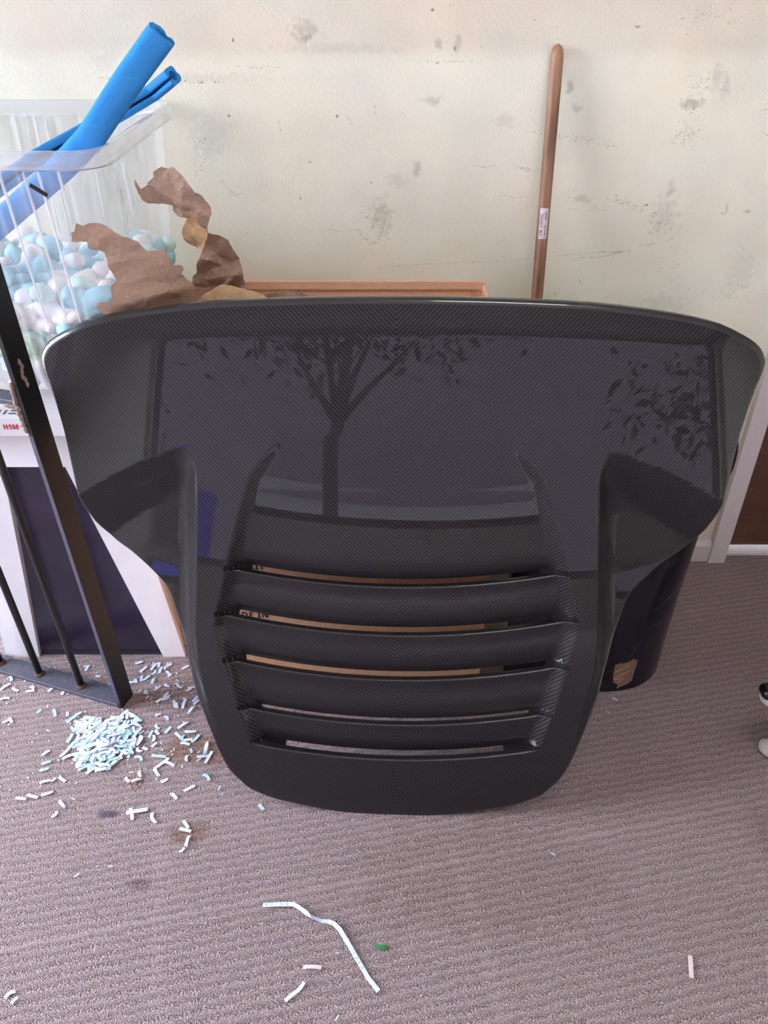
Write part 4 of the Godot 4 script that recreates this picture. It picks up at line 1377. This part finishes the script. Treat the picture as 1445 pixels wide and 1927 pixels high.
# ------------------------------------------------------------------ dog
func blob(caps: Array, cell: float, k: float, st: SurfaceTool, at: Vector3) -> void:
	# surface nets over the smooth union of tapered capsules [a, b, ra, rb]
	var lo := Vector3.INF
	var hi := -Vector3.INF
	for c in caps:
		var m: float = maxf(c[2], c[3]) + cell * 2.5
		for e in [c[0], c[1]]:
			lo = lo.min(e - Vector3.ONE * m); hi = hi.max(e + Vector3.ONE * m)
	var n := Vector3i(((hi - lo) / cell).ceil()) + Vector3i.ONE
	var f := PackedFloat32Array()
	f.resize(n.x * n.y * n.z)
	f.fill(1.0)
	for c in caps:
		var a: Vector3 = c[0]
		var ab: Vector3 = c[1] - a
		var len2 := maxf(ab.length_squared(), 1e-9)
		var m: float = maxf(c[2], c[3]) + cell * 3.0 + k
		var l3 := Vector3i(((a.min(c[1]) - Vector3.ONE * m - lo) / cell).floor()).clamp(Vector3i.ZERO, n - Vector3i.ONE)
		var h3 := Vector3i(((a.max(c[1]) + Vector3.ONE * m - lo) / cell).ceil()).clamp(Vector3i.ZERO, n - Vector3i.ONE)
		for z in range(l3.z, h3.z + 1):
			for y in range(l3.y, h3.y + 1):
				for x in range(l3.x, h3.x + 1):
					var p := lo + Vector3(x, y, z) * cell
					var t := clampf((p - a).dot(ab) / len2, 0.0, 1.0)
					var d: float = (p - a - ab * t).length() - lerpf(c[2], c[3], t)
					var i := x + n.x * (y + n.y * z)
					var o := f[i]
					var h := clampf(0.5 + 0.5 * (o - d) / k, 0.0, 1.0)
					f[i] = lerpf(o, d, h) - k * h * (1.0 - h)
	var id := {}
	var first: int = st.get_meta("count") if st.has_meta("count") else 0
	var count := first
	var corner: Array[int] = []
	for q in 8: corner.append((q & 1) + n.x * (((q >> 1) & 1) + n.y * (q >> 2)))
	for z in n.z - 1:
		for y in n.y - 1:
			for x in n.x - 1:
				var i := x + n.x * (y + n.y * z)
				var inside := 0
				for q in 8:
					if f[i + corner[q]] < 0: inside += 1
				if inside == 0 or inside == 8: continue
				var s := Vector3.ZERO
				var w := 0
				for q in 8:
					for b in 3:
						if q & (1 << b): continue
						var q2 := q | (1 << b)
						var v0 := f[i + corner[q]]
						var v1 := f[i + corner[q2]]
						if (v0 < 0) == (v1 < 0): continue
						var t := v0 / (v0 - v1)
						var p0 := Vector3(q & 1, (q >> 1) & 1, q >> 2)
						var p1 := Vector3(q2 & 1, (q2 >> 1) & 1, q2 >> 2)
						s += p0.lerp(p1, t); w += 1
				var g := Vector3(f[i + 1] - f[i], f[i + n.x] - f[i], f[i + n.x * n.y] - f[i])
				st.set_normal(g.normalized())
				st.add_vertex(lo + (Vector3(x, y, z) + s / w) * cell - at)
				id[i] = count
				count += 1
	var step := [1, n.x, n.x * n.y]
	for z in range(1, n.z - 1):
		for y in range(1, n.y - 1):
			for x in range(1, n.x - 1):
				var i := x + n.x * (y + n.y * z)
				for b in 3:
					var v0 := f[i]
					var v1 := f[i + step[b]]
					if (v0 < 0) == (v1 < 0): continue
					var s1: int = step[(b + 1) % 3]
					var s2: int = step[(b + 2) % 3]
					var q := [i - s1 - s2, i - s2, i, i - s1]
					if not (id.has(q[0]) and id.has(q[1]) and id.has(q[2]) and id.has(q[3])): continue
					if v0 > 0: q.reverse()
					for e in [0, 2, 1, 0, 3, 2]: st.add_index(id[q[e]])
	st.set_meta("count", count)

func build_dog() -> void:
	var at := Vector3(1.2, 0, -1.22)
	var o := thing("dog", "white dog with a glossy black nose lying at the right edge of the floor", "dog", at - Vector3(0.014, 0, 0))
	var v := func(x: float, y: float, z: float) -> Vector3: return Vector3(x, y, z)
	var st := begin(false)
	blob([
		[Vector3(1.09, 0.20, -1.205), Vector3(1.19, 0.17, -1.22), 0.062, 0.085],
		[Vector3(1.20, 0.145, -1.22), Vector3(1.36, 0.14, -1.235), 0.105, 0.098],
		[Vector3(1.36, 0.14, -1.235), Vector3(1.52, 0.12, -1.25), 0.096, 0.10],
		[Vector3(1.18, 0.13, -1.15), Vector3(1.17, 0.055, -1.15), 0.05, 0.038],
		[Vector3(1.17, 0.05, -1.15), Vector3(0.985, 0.026, -1.195), 0.034, 0.021],
		[Vector3(0.985, 0.024, -1.195), Vector3(0.935, 0.022, -1.208), 0.022, 0.022],
		[Vector3(1.22, 0.13, -1.29), Vector3(1.23, 0.055, -1.30), 0.05, 0.038],
		[Vector3(1.23, 0.05, -1.30), Vector3(1.06, 0.026, -1.315), 0.034, 0.021],
		[Vector3(1.06, 0.024, -1.315), Vector3(1.02, 0.022, -1.318), 0.022, 0.022],
		[Vector3(1.50, 0.11, -1.17), Vector3(1.43, 0.07, -1.14), 0.085, 0.05],
		[Vector3(1.43, 0.06, -1.13), Vector3(1.54, 0.035, -1.12), 0.04, 0.028],
		[Vector3(1.54, 0.03, -1.12), Vector3(1.42, 0.022, -1.105), 0.026, 0.021],
		[Vector3(1.52, 0.11, -1.32), Vector3(1.46, 0.07, -1.35), 0.085, 0.05],
		[Vector3(1.46, 0.05, -1.36), Vector3(1.55, 0.03, -1.36), 0.038, 0.026],
		[Vector3(1.60, 0.11, -1.255), Vector3(1.72, 0.05, -1.24), 0.028, 0.022],
		[Vector3(1.72, 0.05, -1.24), Vector3(1.80, 0.03, -1.18), 0.022, 0.014]], 0.012, 0.03, st, at)
	# toes of the near forepaw, on a finer grid
	blob([[Vector3(0.945, 0.022, -1.206), Vector3(0.918, 0.016, -1.222), 0.019, 0.011], [Vector3(0.945, 0.022, -1.206), Vector3(0.912, 0.017, -1.213), 0.02, 0.0115], [Vector3(0.945, 0.022, -1.206), Vector3(0.912, 0.017, -1.203), 0.02, 0.0115], [Vector3(0.945, 0.022, -1.206), Vector3(0.919, 0.016, -1.193), 0.019, 0.011]], 0.004, 0.006, st, at)
	# head: skull, cheeks, tapering muzzle, brows, folded ears
	blob([
		[Vector3(1.015, 0.238, -1.203), Vector3(1.05, 0.232, -1.205), 0.058, 0.058],
		[Vector3(1.00, 0.225, -1.203), Vector3(0.925, 0.212, -1.203), 0.043, 0.029],
		[Vector3(0.925, 0.214, -1.203), Vector3(0.870, 0.208, -1.203), 0.028, 0.020],
		[Vector3(0.935, 0.196, -1.192), Vector3(0.872, 0.197, -1.195), 0.020, 0.015],
		[Vector3(0.935, 0.196, -1.214), Vector3(0.872, 0.197, -1.211), 0.020, 0.015],
		[Vector3(0.94, 0.182, -1.203), Vector3(0.885, 0.182, -1.203), 0.016, 0.010],
		[Vector3(0.985, 0.262, -1.183), Vector3(0.99, 0.264, -1.176), 0.014, 0.012],
		[Vector3(0.985, 0.262, -1.223), Vector3(0.99, 0.264, -1.230), 0.014, 0.012],
		[Vector3(1.035, 0.278, -1.165), Vector3(1.025, 0.262, -1.138), 0.018, 0.010],
		[Vector3(1.025, 0.262, -1.138), Vector3(1.012, 0.222, -1.133), 0.012, 0.007],
		[Vector3(1.035, 0.278, -1.243), Vector3(1.025, 0.262, -1.27), 0.018, 0.010],
		[Vector3(1.025, 0.262, -1.27), Vector3(1.012, 0.222, -1.275), 0.012, 0.007]], 0.004, 0.014, st, at)
	put("body", st.commit(), M.dog_fur, o)
	st = begin(false)
	blob([[Vector3(0.862, 0.215, -1.196), Vector3(0.862, 0.215, -1.210), 0.0145, 0.0145], [Vector3(0.864, 0.206, -1.203), Vector3(0.866, 0.198, -1.203), 0.011, 0.005]], 0.0025, 0.006, st, at)
	put("nose", st.commit(), M.dog_nose, o)
	for s in [-1, 1]:
		st = begin(false)
		blob([[Vector3(0.967, 0.250, -1.203 + s * 0.0265), Vector3(0.967, 0.2505, -1.203 + s * 0.027), 0.0095, 0.0095]], 0.0025, 0.002, st, at)
		put("eye", st.commit(), M.dog_eye, o)
	o.get_node("nose").set_meta("label", "glossy black nose")

# ------------------------------------------------------------------ shredded paper
func ribbon(line: PackedVector3Array, sides: Array, thick := 0.0004) -> ArrayMesh:
	var st := begin(false)
	var rings := []
	for i in line.size():
		var s: Vector3 = sides[i]
		var d := (line[mini(i + 1, line.size() - 1)] - line[maxi(i - 1, 0)]).normalized()
		var n := d.cross(s).normalized() * thick
		rings.append(PackedVector3Array([line[i] - s - n, line[i] + s - n, line[i] + s + n, line[i] - s + n]))
	st.set_smooth_group(-1)
	skin(st, rings)
	return done(st)

func strip_mesh(kind: int) -> ArrayMesh:
	# one unit long, bent in one of several ways; width is 5 mm on a 25 mm strip
	var r := RandomNumberGenerator.new(); r.seed = 90 + kind
	var line := PackedVector3Array()
	var sides := []
	var n := 6
	var bend: float = [0.0, 0.03, -0.04, 0.09, 0.0, -0.12, 0.02, 0.2][kind]
	var lift: float = [0.0, 0.05, 0.1, 0.03, 0.16, 0.08, 0.22, 0.12][kind]
	var twist: float = [0.0, 0.3, -0.2, 0.6, 0.9, -0.4, 1.3, 0.2][kind]
	for i in n + 1:
		var t := float(i) / n - 0.5
		line.append(Vector3(t, lift * (1.0 - 4.0 * t * t) * (0.6 if kind < 4 else t + 0.6), bend * (1.0 - 4.0 * t * t)))
		var a := twist * t * 2.0
		sides.append(Vector3(2.0 * bend * t, sin(a) * 0.35, cos(a)).normalized() * 0.135)
	return ribbon(line, sides, 0.006)

func shred(meshes: Array, x: float, z: float, yaw: float, len: float, y: float, tilt: float, paper: String, kind: int, label: String, group: String) -> void:
	var o := put("paper_shred", meshes[kind], M[paper])
	var w := clampf(0.026 / len, 0.75, 1.6) if len > 0.012 else 1.0
	o.transform = Transform3D(Basis(Vector3.UP, yaw) * Basis(Vector3.RIGHT, tilt) * Basis(Vector3.BACK, tilt * 0.6), Vector3(x, y, z))
	o.scale = Vector3(len, len * 0.6, len * w)
	tag(o, label, "paper strip", group)

func build_shreds() -> void:
	var r := RandomNumberGenerator.new(); r.seed = 31
	var meshes := []
	for k in 8: meshes.append(strip_mesh(k))
	var names_of := {"paper_white": "white", "paper_blue": "pale blue", "paper_lilac": "lilac", "paper_teal": "teal", "paper_cream": "cream", "paper_green": "dark green", "paper_pink": "pinkish"}
	var pick := func() -> String:
		var f := r.randf()
		return "paper_white" if f < 0.50 else ("paper_blue" if f < 0.80 else ("paper_lilac" if f < 0.91 else ("paper_teal" if f < 0.98 else "paper_cream")))
	# the heap beside the gate foot
	var heap := PackedVector2Array([Vector2(-0.775, -1.313), Vector2(-0.688, -1.329), Vector2(-0.626, -1.321), Vector2(-0.589, -1.28), Vector2(-0.583, -1.216), Vector2(-0.624, -1.171), Vector2(-0.681, -1.134), Vector2(-0.728, -1.186), Vector2(-0.761, -1.247)])
	var n := 0
	while n < 135:
		var p := Vector2(r.randf_range(-0.78, -0.58), r.randf_range(-1.335, -1.13))
		if not Geometry2D.is_point_in_polygon(p, heap): continue
		var d := p.distance_to(Vector2(-0.668, -1.235)) / 0.10
		if d > 0.8 and r.randf() < 0.45: continue
		if p.x < -0.65 and p.y < -1.31: continue
		var c: String = pick.call()
		var ln := r.randf_range(0.015, 0.031)
		shred(meshes, p.x, p.y, r.randf_range(-0.4, 1.4) if r.randf() < 0.7 else r.randf_range(0, TAU), ln, 0.003 + r.randf() * 0.018 * maxf(0.0, 1.0 - d), r.randf_range(-0.25, 0.25), c, r.randi() % 8, "%s %s shredded paper strip %s of the heap by the gate" % ["long" if ln > 0.025 else ("short" if ln < 0.019 else "middling"), names_of[c], "in the middle" if d < 0.4 else ("on the left side" if p.x < -0.70 else ("on the right side" if p.x > -0.63 else ("at the upper edge" if p.y < -1.25 else "at the lower edge")))], "shredded strips in the heap")
		n += 1
	# what lies under the top strips of the heap
	var um := MultiMesh.new()
	um.transform_format = MultiMesh.TRANSFORM_3D
	um.use_colors = true
	um.mesh = meshes[1]
	um.instance_count = 150
	var k2 := 0
	while k2 < 150:
		var p := Vector2(r.randf_range(-0.78, -0.58), r.randf_range(-1.335, -1.13))
		var d := p.distance_to(Vector2(-0.668, -1.235)) / 0.10
		if not Geometry2D.is_point_in_polygon(p, heap) or d > 0.95: continue
		if p.x < -0.65 and p.y < -1.31: continue
		var ln := r.randf_range(0.016, 0.03)
		um.set_instance_transform(k2, Transform3D(Basis.from_euler(Vector3(r.randf_range(-0.2, 0.2), r.randf() * TAU, r.randf_range(-0.2, 0.2))).scaled_local(Vector3(ln, ln * 0.6, ln)), Vector3(p.x, 0.003 + r.randf() * 0.012 * maxf(0.0, 1.0 - d), p.y)))
		um.set_instance_color(k2, [Color(0.72, 0.77, 0.88), Color(0.48, 0.71, 0.84), Color(0.66, 0.66, 0.86), Color(0.50, 0.75, 0.80)][r.randi() % 4])
		k2 += 1
	var ui := MultiMeshInstance3D.new()
	ui.multimesh = um
	var um_mat := mat(Color.WHITE, 0.8)
	um_mat.vertex_color_use_as_albedo = true
	ui.material_override = um_mat
	ui.name = "shredded_paper"
	add_child(ui, true)
	tag(ui, "tangled lower layer of the shredded paper heap beside the gate foot", "shredded paper", "", "stuff")
	for zone in [[-0.655, -0.485, -1.50, -1.25, 36, "between the gate foot and the cardboard box"], [-0.60, -0.43, -1.26, -1.12, 14, "right of the shredded paper heap"], [-1.0, -0.68, -1.50, -1.31, 24, "around the gate bottom rail"]]:
		for k in zone[4]:
			var c: String = pick.call()
			var z: float = r.randf_range(zone[2], zone[3])
			var x: float = r.randf_range(zone[0], zone[1])
			var ln := r.randf_range(0.008, 0.024)
			var size := "longer" if ln > 0.019 else ("short" if ln > 0.0125 else "tiny")
			var far: bool = z < (zone[2] + zone[3]) / 2
			var spot := ("right" if x > (zone[0] + zone[1]) / 2 else "left") + (" far" if far else " near")
			shred(meshes, x, z, r.randf_range(0, TAU), ln, 0.0035, r.randf_range(-0.1, 0.1), c, r.randi() % 8, "%s %s paper strip %s, %s side" % [size, names_of[c], zone[5], spot], "loose strips " + zone[5])
	# single strips read off the carpet: two ends in x and z
	var singles := [[-0.826, -1.081, -0.801, -1.078], [-0.803, -1.089, -0.776, -1.082], [-0.786, -1.119, -0.764, -1.127], [-0.772, -1.089, -0.748, -1.098], [-0.761, -1.124, -0.753, -1.133], [-0.747, -1.137, -0.728, -1.124], [-0.726, -1.074, -0.705, -1.055], [-0.728, -1.032, -0.721, -1.047], [-0.800, -1.171, -0.781, -1.180], [-0.798, -1.153, -0.779, -1.160], [-0.807, -1.196, -0.794, -1.210], [-0.764, -1.193, -0.750, -1.219], [-0.756, -1.186, -0.739, -1.198], [-0.567, -1.042, -0.522, -1.051], [-0.562, -1.055, -0.550, -1.026], [-0.510, -1.044, -0.496, -1.019], [-0.438, -1.024, -0.423, -1.006], [-0.442, -1.005, -0.416, -0.998], [-0.420, -0.963, -0.418, -0.988], [-0.432, -0.950, -0.423, -0.960], [-0.453, -1.099, -0.430, -1.113], [-0.418, -1.143, -0.400, -1.127], [-0.480, -1.092, -0.464, -1.078], [-0.533, -1.163, -0.517, -1.139], [-0.549, -1.196, -0.514, -1.192], [-0.529, -1.163, -0.506, -1.189], [-0.513, -1.178, -0.489, -1.166], [-0.567, -1.153, -0.557, -1.137], [-0.418, -1.174, -0.408, -1.208], [-0.441, -1.192, -0.416, -1.195], [-0.424, -1.195, -0.424, -1.236], [-0.463, -1.235, -0.448, -1.257], [-0.507, -1.263, -0.483, -1.240], [-0.483, -1.240, -0.462, -1.244], [-0.488, -1.232, -0.465, -1.227], [-0.485, -1.267, -0.457, -1.268], [-0.504, -1.276, -0.482, -1.296], [-0.532, -1.262, -0.522, -1.281], [-0.590, -1.224, -0.588, -1.255], [-0.588, -1.219, -0.574, -1.208], [-0.576, -1.219, -0.562, -1.213], [-0.939, -1.293, -0.922, -1.306], [-0.986, -1.399, -0.969, -1.421], [-0.958, -1.408, -0.938, -1.396], [-0.928, -1.309, -0.915, -1.293], [-0.974, -1.367, -0.952, -1.371], [-0.828, -1.336, -0.816, -1.313], [-0.823, -1.271, -0.813, -1.268], [-0.700, -1.080, -0.691, -1.077], [-0.278, -1.065, -0.266, -1.051], [-0.375, -1.102, -0.371, -1.112], [-0.368, -1.091, -0.362, -1.093], [-0.484, -1.360, -0.475, -1.378], [-0.480, -1.352, -0.470, -1.367], [-0.489, -1.321, -0.478, -1.346], [-0.508, -1.396, -0.495, -1.410], [-0.533, -1.364, -0.523, -1.341], [-0.525, -1.357, -0.518, -1.340], [-0.505, -1.338, -0.503, -1.371], [-0.566, -1.367, -0.545, -1.376], [-0.568, -1.416, -0.553, -1.410], [-0.663, -1.492, -0.644, -1.500], [-0.615, -1.469, -0.604, -1.494], [-0.610, -1.454, -0.605, -1.469], [-0.627, -1.432, -0.614, -1.449], [-0.662, -1.425, -0.643, -1.429], [-0.591, -1.458, -0.588, -1.481], [-0.579, -1.492, -0.564, -1.489], [-0.614, -1.396, -0.603, -1.385], [-0.687, -0.665, -0.672, -0.676], [-0.672, -0.655, -0.664, -0.666], [-0.597, -0.918, -0.591, -0.919], [-0.572, -0.918, -0.563, -0.918], [-0.635, -0.895, -0.627, -0.903], [-0.151, -0.718, -0.117, -0.717], [-0.165, -0.672, -0.147, -0.692], [-0.179, -0.660, -0.165, -0.672], [-0.091, -0.744, -0.085, -0.744], [-0.068, -0.702, -0.063, -0.699], [-0.087, -0.628, -0.082, -0.636], [0.580, -1.373, 0.591, -1.366], [0.555, -1.329, 0.563, -1.324], [0.351, -0.948, 0.359, -0.942], [0.578, -0.739, 0.568, -0.699], [-0.019, -0.758, 0.009, -0.752]]
	var teal := [8, 9, 46, 37, 63, 64]
	for k in singles.size():
		var s: Array = singles[k]
		var a := Vector2(s[0], s[1])
		var b := Vector2(s[2], s[3])
		var m := (a + b) / 2
		var len := maxf((b - a).length(), 0.006)
		var c := "paper_teal" if k in teal else ("paper_blue" if k in [21, 31, 49, 24] else ("paper_lilac" if k in [29, 52, 53] else "paper_white"))
		if k == 17: c = "paper_cream"
		if k in [74, 83]: c = "paper_pink"
		if k == singles.size() - 1: c = "paper_green"
		var where := "in the open carpet left of the bonnet foot"
		if m.y > -0.80: where = "on the bare carpet in the foreground"
		if m.x > 0.3: where = "on the carpet right of the bonnet"
		elif m.y < -1.3 and m.x > -0.65: where = "between the gate foot and the shredder"
		elif m.x < -0.85 and m.y < -1.2: where = "on the carpet at the left picture edge"
		elif m.x < -0.69 and m.y < -1.0: where = "on the carpet left of the shredded heap"
		elif m.x > -0.6 and m.y < -1.05 and m.y > -1.3: where = "on the carpet right of the shredded heap"
		var size := "long" if len > 0.03 else ("short" if len < 0.016 else "middling")
		var kind := k % 4 if k % 3 else k % 8
		if k in [13, 16, 17, 83]: kind = 0
		var label := "%s %s paper strip %s" % [size, names_of[c], where]
		if k == 13: label = "straight white paper strip crossing a shorter one beside the grey carpet stain"
		if k == 14: label = "short white paper strip lying under the straight crossing one"
		if k == 15: label = "single white paper strip just right of the crossing pair"
		if k == 17: label = "cream yellow paper strip lying flat between two white curls"
		if k == singles.size() - 1: label = "small dark green paper strip right of the long white ribbon"
		shred(meshes, m.x, m.y, -(b - a).angle(), len, 0.0035 + (0.002 if k == 13 else 0.0), 0.0, c, kind, label, "single strips " + where)
	# the long twisted ribbon in the foreground
	var pts := PackedVector3Array([Vector3(-0.241, 0.004, -0.836), Vector3(-0.215, 0.0035, -0.8375), Vector3(-0.188, 0.005, -0.837), Vector3(-0.180, 0.007, -0.836), Vector3(-0.166, 0.008, -0.828), Vector3(-0.152, 0.009, -0.817), Vector3(-0.140, 0.008, -0.810), Vector3(-0.122, 0.006, -0.803), Vector3(-0.108, 0.006, -0.802), Vector3(-0.097, 0.007, -0.797), Vector3(-0.085, 0.007, -0.786), Vector3(-0.066, 0.005, -0.757), Vector3(-0.047, 0.004, -0.727), Vector3(-0.030, 0.0035, -0.700), Vector3(-0.010, 0.004, -0.676)])
	var tw := [0.05, 0.0, 0.1, 0.5, 0.9, 0.4, -0.6, -0.3, 0.2, 0.7, 0.5, 0.15, 0.0, 0.0, 0.05]
	var sides := []
	for i in pts.size():
		var d := (pts[mini(i + 1, pts.size() - 1)] - pts[maxi(i - 1, 0)]).normalized()
		var s := d.cross(Vector3.UP).normalized()
		sides.append(s.rotated(d, tw[i]) * 0.0042)
	var base := Vector3(-0.12, 0, -0.78)
	var rel := PackedVector3Array()
	for p in pts: rel.append(p - base)
	var rb := thing("paper_ribbon", "long twisted white shredded paper ribbon on the bare foreground carpet", "paper strip", base)
	put("ribbon", ribbon(rel, sides, 0.0003), M.paper_white, rb)
	var st := begin()
	for q in [[0.02, 0.5], [0.05, 0.5], [0.10, 0.7], [0.13, 0.5], [0.62, 0.6], [0.70, 0.5], [0.82, 0.6], [0.84, 0.6], [0.86, 0.6], [0.885, 0.6]]:
		var f: float = q[0] * (pts.size() - 1)
		var i := int(f)
		var p := rel[i].lerp(rel[i + 1], f - i)
		var d := (rel[i + 1] - rel[i]).normalized()
		cham(st, Transform3D(Basis(d, Vector3.UP, d.cross(Vector3.UP).normalized()), p + Vector3.UP * 0.0005), Vector3(0.0008, 0.0006, 0.0075 * q[1]), 0.0001)
	put("print_mark", done(st), M.grey_print, rb)
	# copper paper clip under the heap's lower edge
	st = begin(false)
	var clip := PackedVector3Array()
	for p in [Vector2(-0.589, -1.147), Vector2(-0.572, -1.150), Vector2(-0.560, -1.146), Vector2(-0.557, -1.137), Vector2(-0.559, -1.119), Vector2(-0.563, -1.109), Vector2(-0.570, -1.106), Vector2(-0.577, -1.108), Vector2(-0.581, -1.116), Vector2(-0.574, -1.133), Vector2(-0.568, -1.138), Vector2(-0.565, -1.130), Vector2(-0.568, -1.117)]: clip.append(Vector3(p.x, 0.0035, p.y))
	tube(st, clip, [0.0009], 8)
	tag(put("paper_clip", done(st), M.copper), "copper coloured paper clip at the lower edge of the heap", "paper clip")
	# crumbs nobody could count
	var mm := MultiMesh.new()
	mm.transform_format = MultiMesh.TRANSFORM_3D
	mm.mesh = box_mesh(Vector3(-0.5, -0.2, -0.5), Vector3(0.5, 0.2, 0.5), 0.05)
	mm.instance_count = 240
	for i in 240:
		var p := Vector3(r.randf_range(-1.0, -0.45), 0.003, r.randf_range(-1.5, -1.1))
		if i > 175: p = Vector3(r.randf_range(-0.75, 0.75), 0.003, r.randf_range(-1.3, -0.62))
		if i > 175 and p.z < -1.0 and absf(p.x) < 0.42: p.z = -0.8
		var s := r.randf_range(0.0014, 0.0042) if i < 176 else r.randf_range(0.001, 0.0024)
		mm.set_instance_transform(i, Transform3D(Basis.from_euler(Vector3(0, r.randf() * TAU, r.randf_range(-0.2, 0.2))).scaled(Vector3(s, s * 0.6, s)), p))
	var mi := MultiMeshInstance3D.new()
	mi.multimesh = mm
	mi.material_override = M.paper_white
	mi.name = "paper_crumbs"
	add_child(mi, true)
	tag(mi, "tiny white paper crumbs sprinkled over the carpet", "paper crumbs", "", "stuff")

# ------------------------------------------------------------------ the street behind the camera, seen only mirrored in the lacquer
func build_outside() -> void:
	structure("floor_outside", box_mesh(Vector3(-30, -0.25, -12), Vector3(30, -0.125, 40), 0.01), grainy(Color(0.40, 0.38, 0.38), Color(0.46, 0.44, 0.43), 0.4, 0.9))
	var facade := thing("added_building", "added office facade across the street, dimming the sky mirrored in the lacquer", "added_building", Vector3(0, -0.125, 14))  # added facade, tall enough to keep bright sky out of the bonnet reflections
	var plaster := grainy(Color(0.34, 0.30, 0.32), Color(0.38, 0.34, 0.36), 0.3, 0.9)
	var bs := begin()
	cham(bs, Transform3D(Basis(), Vector3(0, 6, 3)), Vector3(60, 12, 6), 0.02)
	put("walls", done(bs), plaster, facade)
	bs = begin()
	cham(bs, Transform3D(Basis(), Vector3(0, 12.2, 2.9)), Vector3(60.6, 0.5, 6.6), 0.05)
	put("cornice", done(bs), plaster, facade)
	var dark_glass := mat(Color(0.22, 0.22, 0.26), 0.15)
	for fx in 9:
		bs = begin()
		cham(bs, Transform3D(Basis(), Vector3(-24 + fx * 6.0, 10.2, -0.02)), Vector3(1.3, 1.7, 0.12), 0.02)
		put("window", done(bs), dark_glass, facade)
	var leaf := mat(Color(0.04, 0.07, 0.035), 0.7)
	var bark := grainy(Color(0.07, 0.06, 0.05), Color(0.12, 0.10, 0.085), 4.0, 0.9)
	var r := RandomNumberGenerator.new(); r.seed = 66
	for t in [[Vector3(-1.75, 0, 7.0), 3.5, 2.6, 900, "street tree in front of the shop window, mirrored left of the bonnet seam"], [Vector3(-8.2, 0, 7.5), 2.0, 2.4, 700, "street tree mirrored at the left corner of the bonnet"], [Vector3(6.6, 0, 7.0), 2.2, 2.4, 700, "street tree mirrored at the right corner of the bonnet"]]:
		var at: Vector3 = t[0]
		var o := thing("street_tree", t[4], "tree", at)
		var st := begin(false)
		var hgt: float = t[1]
		tube(st, PackedVector3Array([Vector3(0, -0.05, 0), Vector3(0.05, hgt * 0.4, 0), Vector3(0.12, hgt * 0.8, 0.05), Vector3(0.35, hgt * 1.25, 0.1)]), [0.15, 0.13, 0.12, 0.06], 10)
		for b in [[-0.9, 1.1], [0.8, 1.2], [-0.3, 1.35], [1.3, 1.05]]:
			tube(st, PackedVector3Array([Vector3(0.1, hgt * 0.72, 0.03), Vector3(b[0] * 0.5, hgt * (0.72 + 0.5 * (b[1] - 0.72)), 0.1), Vector3(b[0], hgt * b[1], 0.2)]), [0.08, 0.06, 0.03], 8)
		put("trunk", done(st), bark, o)
		st = begin()
		for k in t[3]:
			var c := Vector3(r.randfn() * t[2] * 0.55, hgt * 1.25 + r.randfn() * 0.45, r.randfn() * 0.9)
			c.y += 0.25 * sin(c.x * 2.3) + 0.15 * sin(c.x * 5.1)
			var b := Basis.from_euler(Vector3(r.randf() * TAU, r.randf() * TAU, r.randf() * TAU)) * r.randf_range(0.09, 0.2)
			quad(st, c + b * Vector3(-1, 0, 0), c + b * Vector3(0, -0.42, 0.1), c + b * Vector3(1, 0, 0), c + b * Vector3(0, 0.42, 0.1))
		var fo := put("foliage", done(st), leaf, o)
		fo.set_meta("kind", "stuff")
	var w := thing("wheeled_bin", "blue wheeled rubbish bin out on the pavement, mirrored left", "wheeled bin", Vector3(-4.6, -0.02, 6.6))
	var blue := mat(Color(0.06, 0.10, 0.62), 0.5)
	var st := begin()
	extrude(st, PackedVector2Array([Vector2(-0.42, 0.12), Vector2(0.42, 0.12), Vector2(0.55, 1.15), Vector2(-0.55, 1.15)]), -0.45, 0.45)
	put("tub", done(st), blue, w)
	st = begin()
	cham(st, Transform3D(Basis(Vector3.RIGHT, 0.06), Vector3(0, 1.2, 0)), Vector3(1.2, 0.09, 1.0), 0.03)
	put("lid", done(st), blue, w)
	for s in [-1, 1]:
		st = begin(false)
		tube(st, PackedVector3Array([Vector3(s * 0.32, 0.1, -0.3), Vector3(s * 0.40, 0.1, -0.3)]), [0.1], 16)
		put("wheel", done(st), M.black_rubber, w)
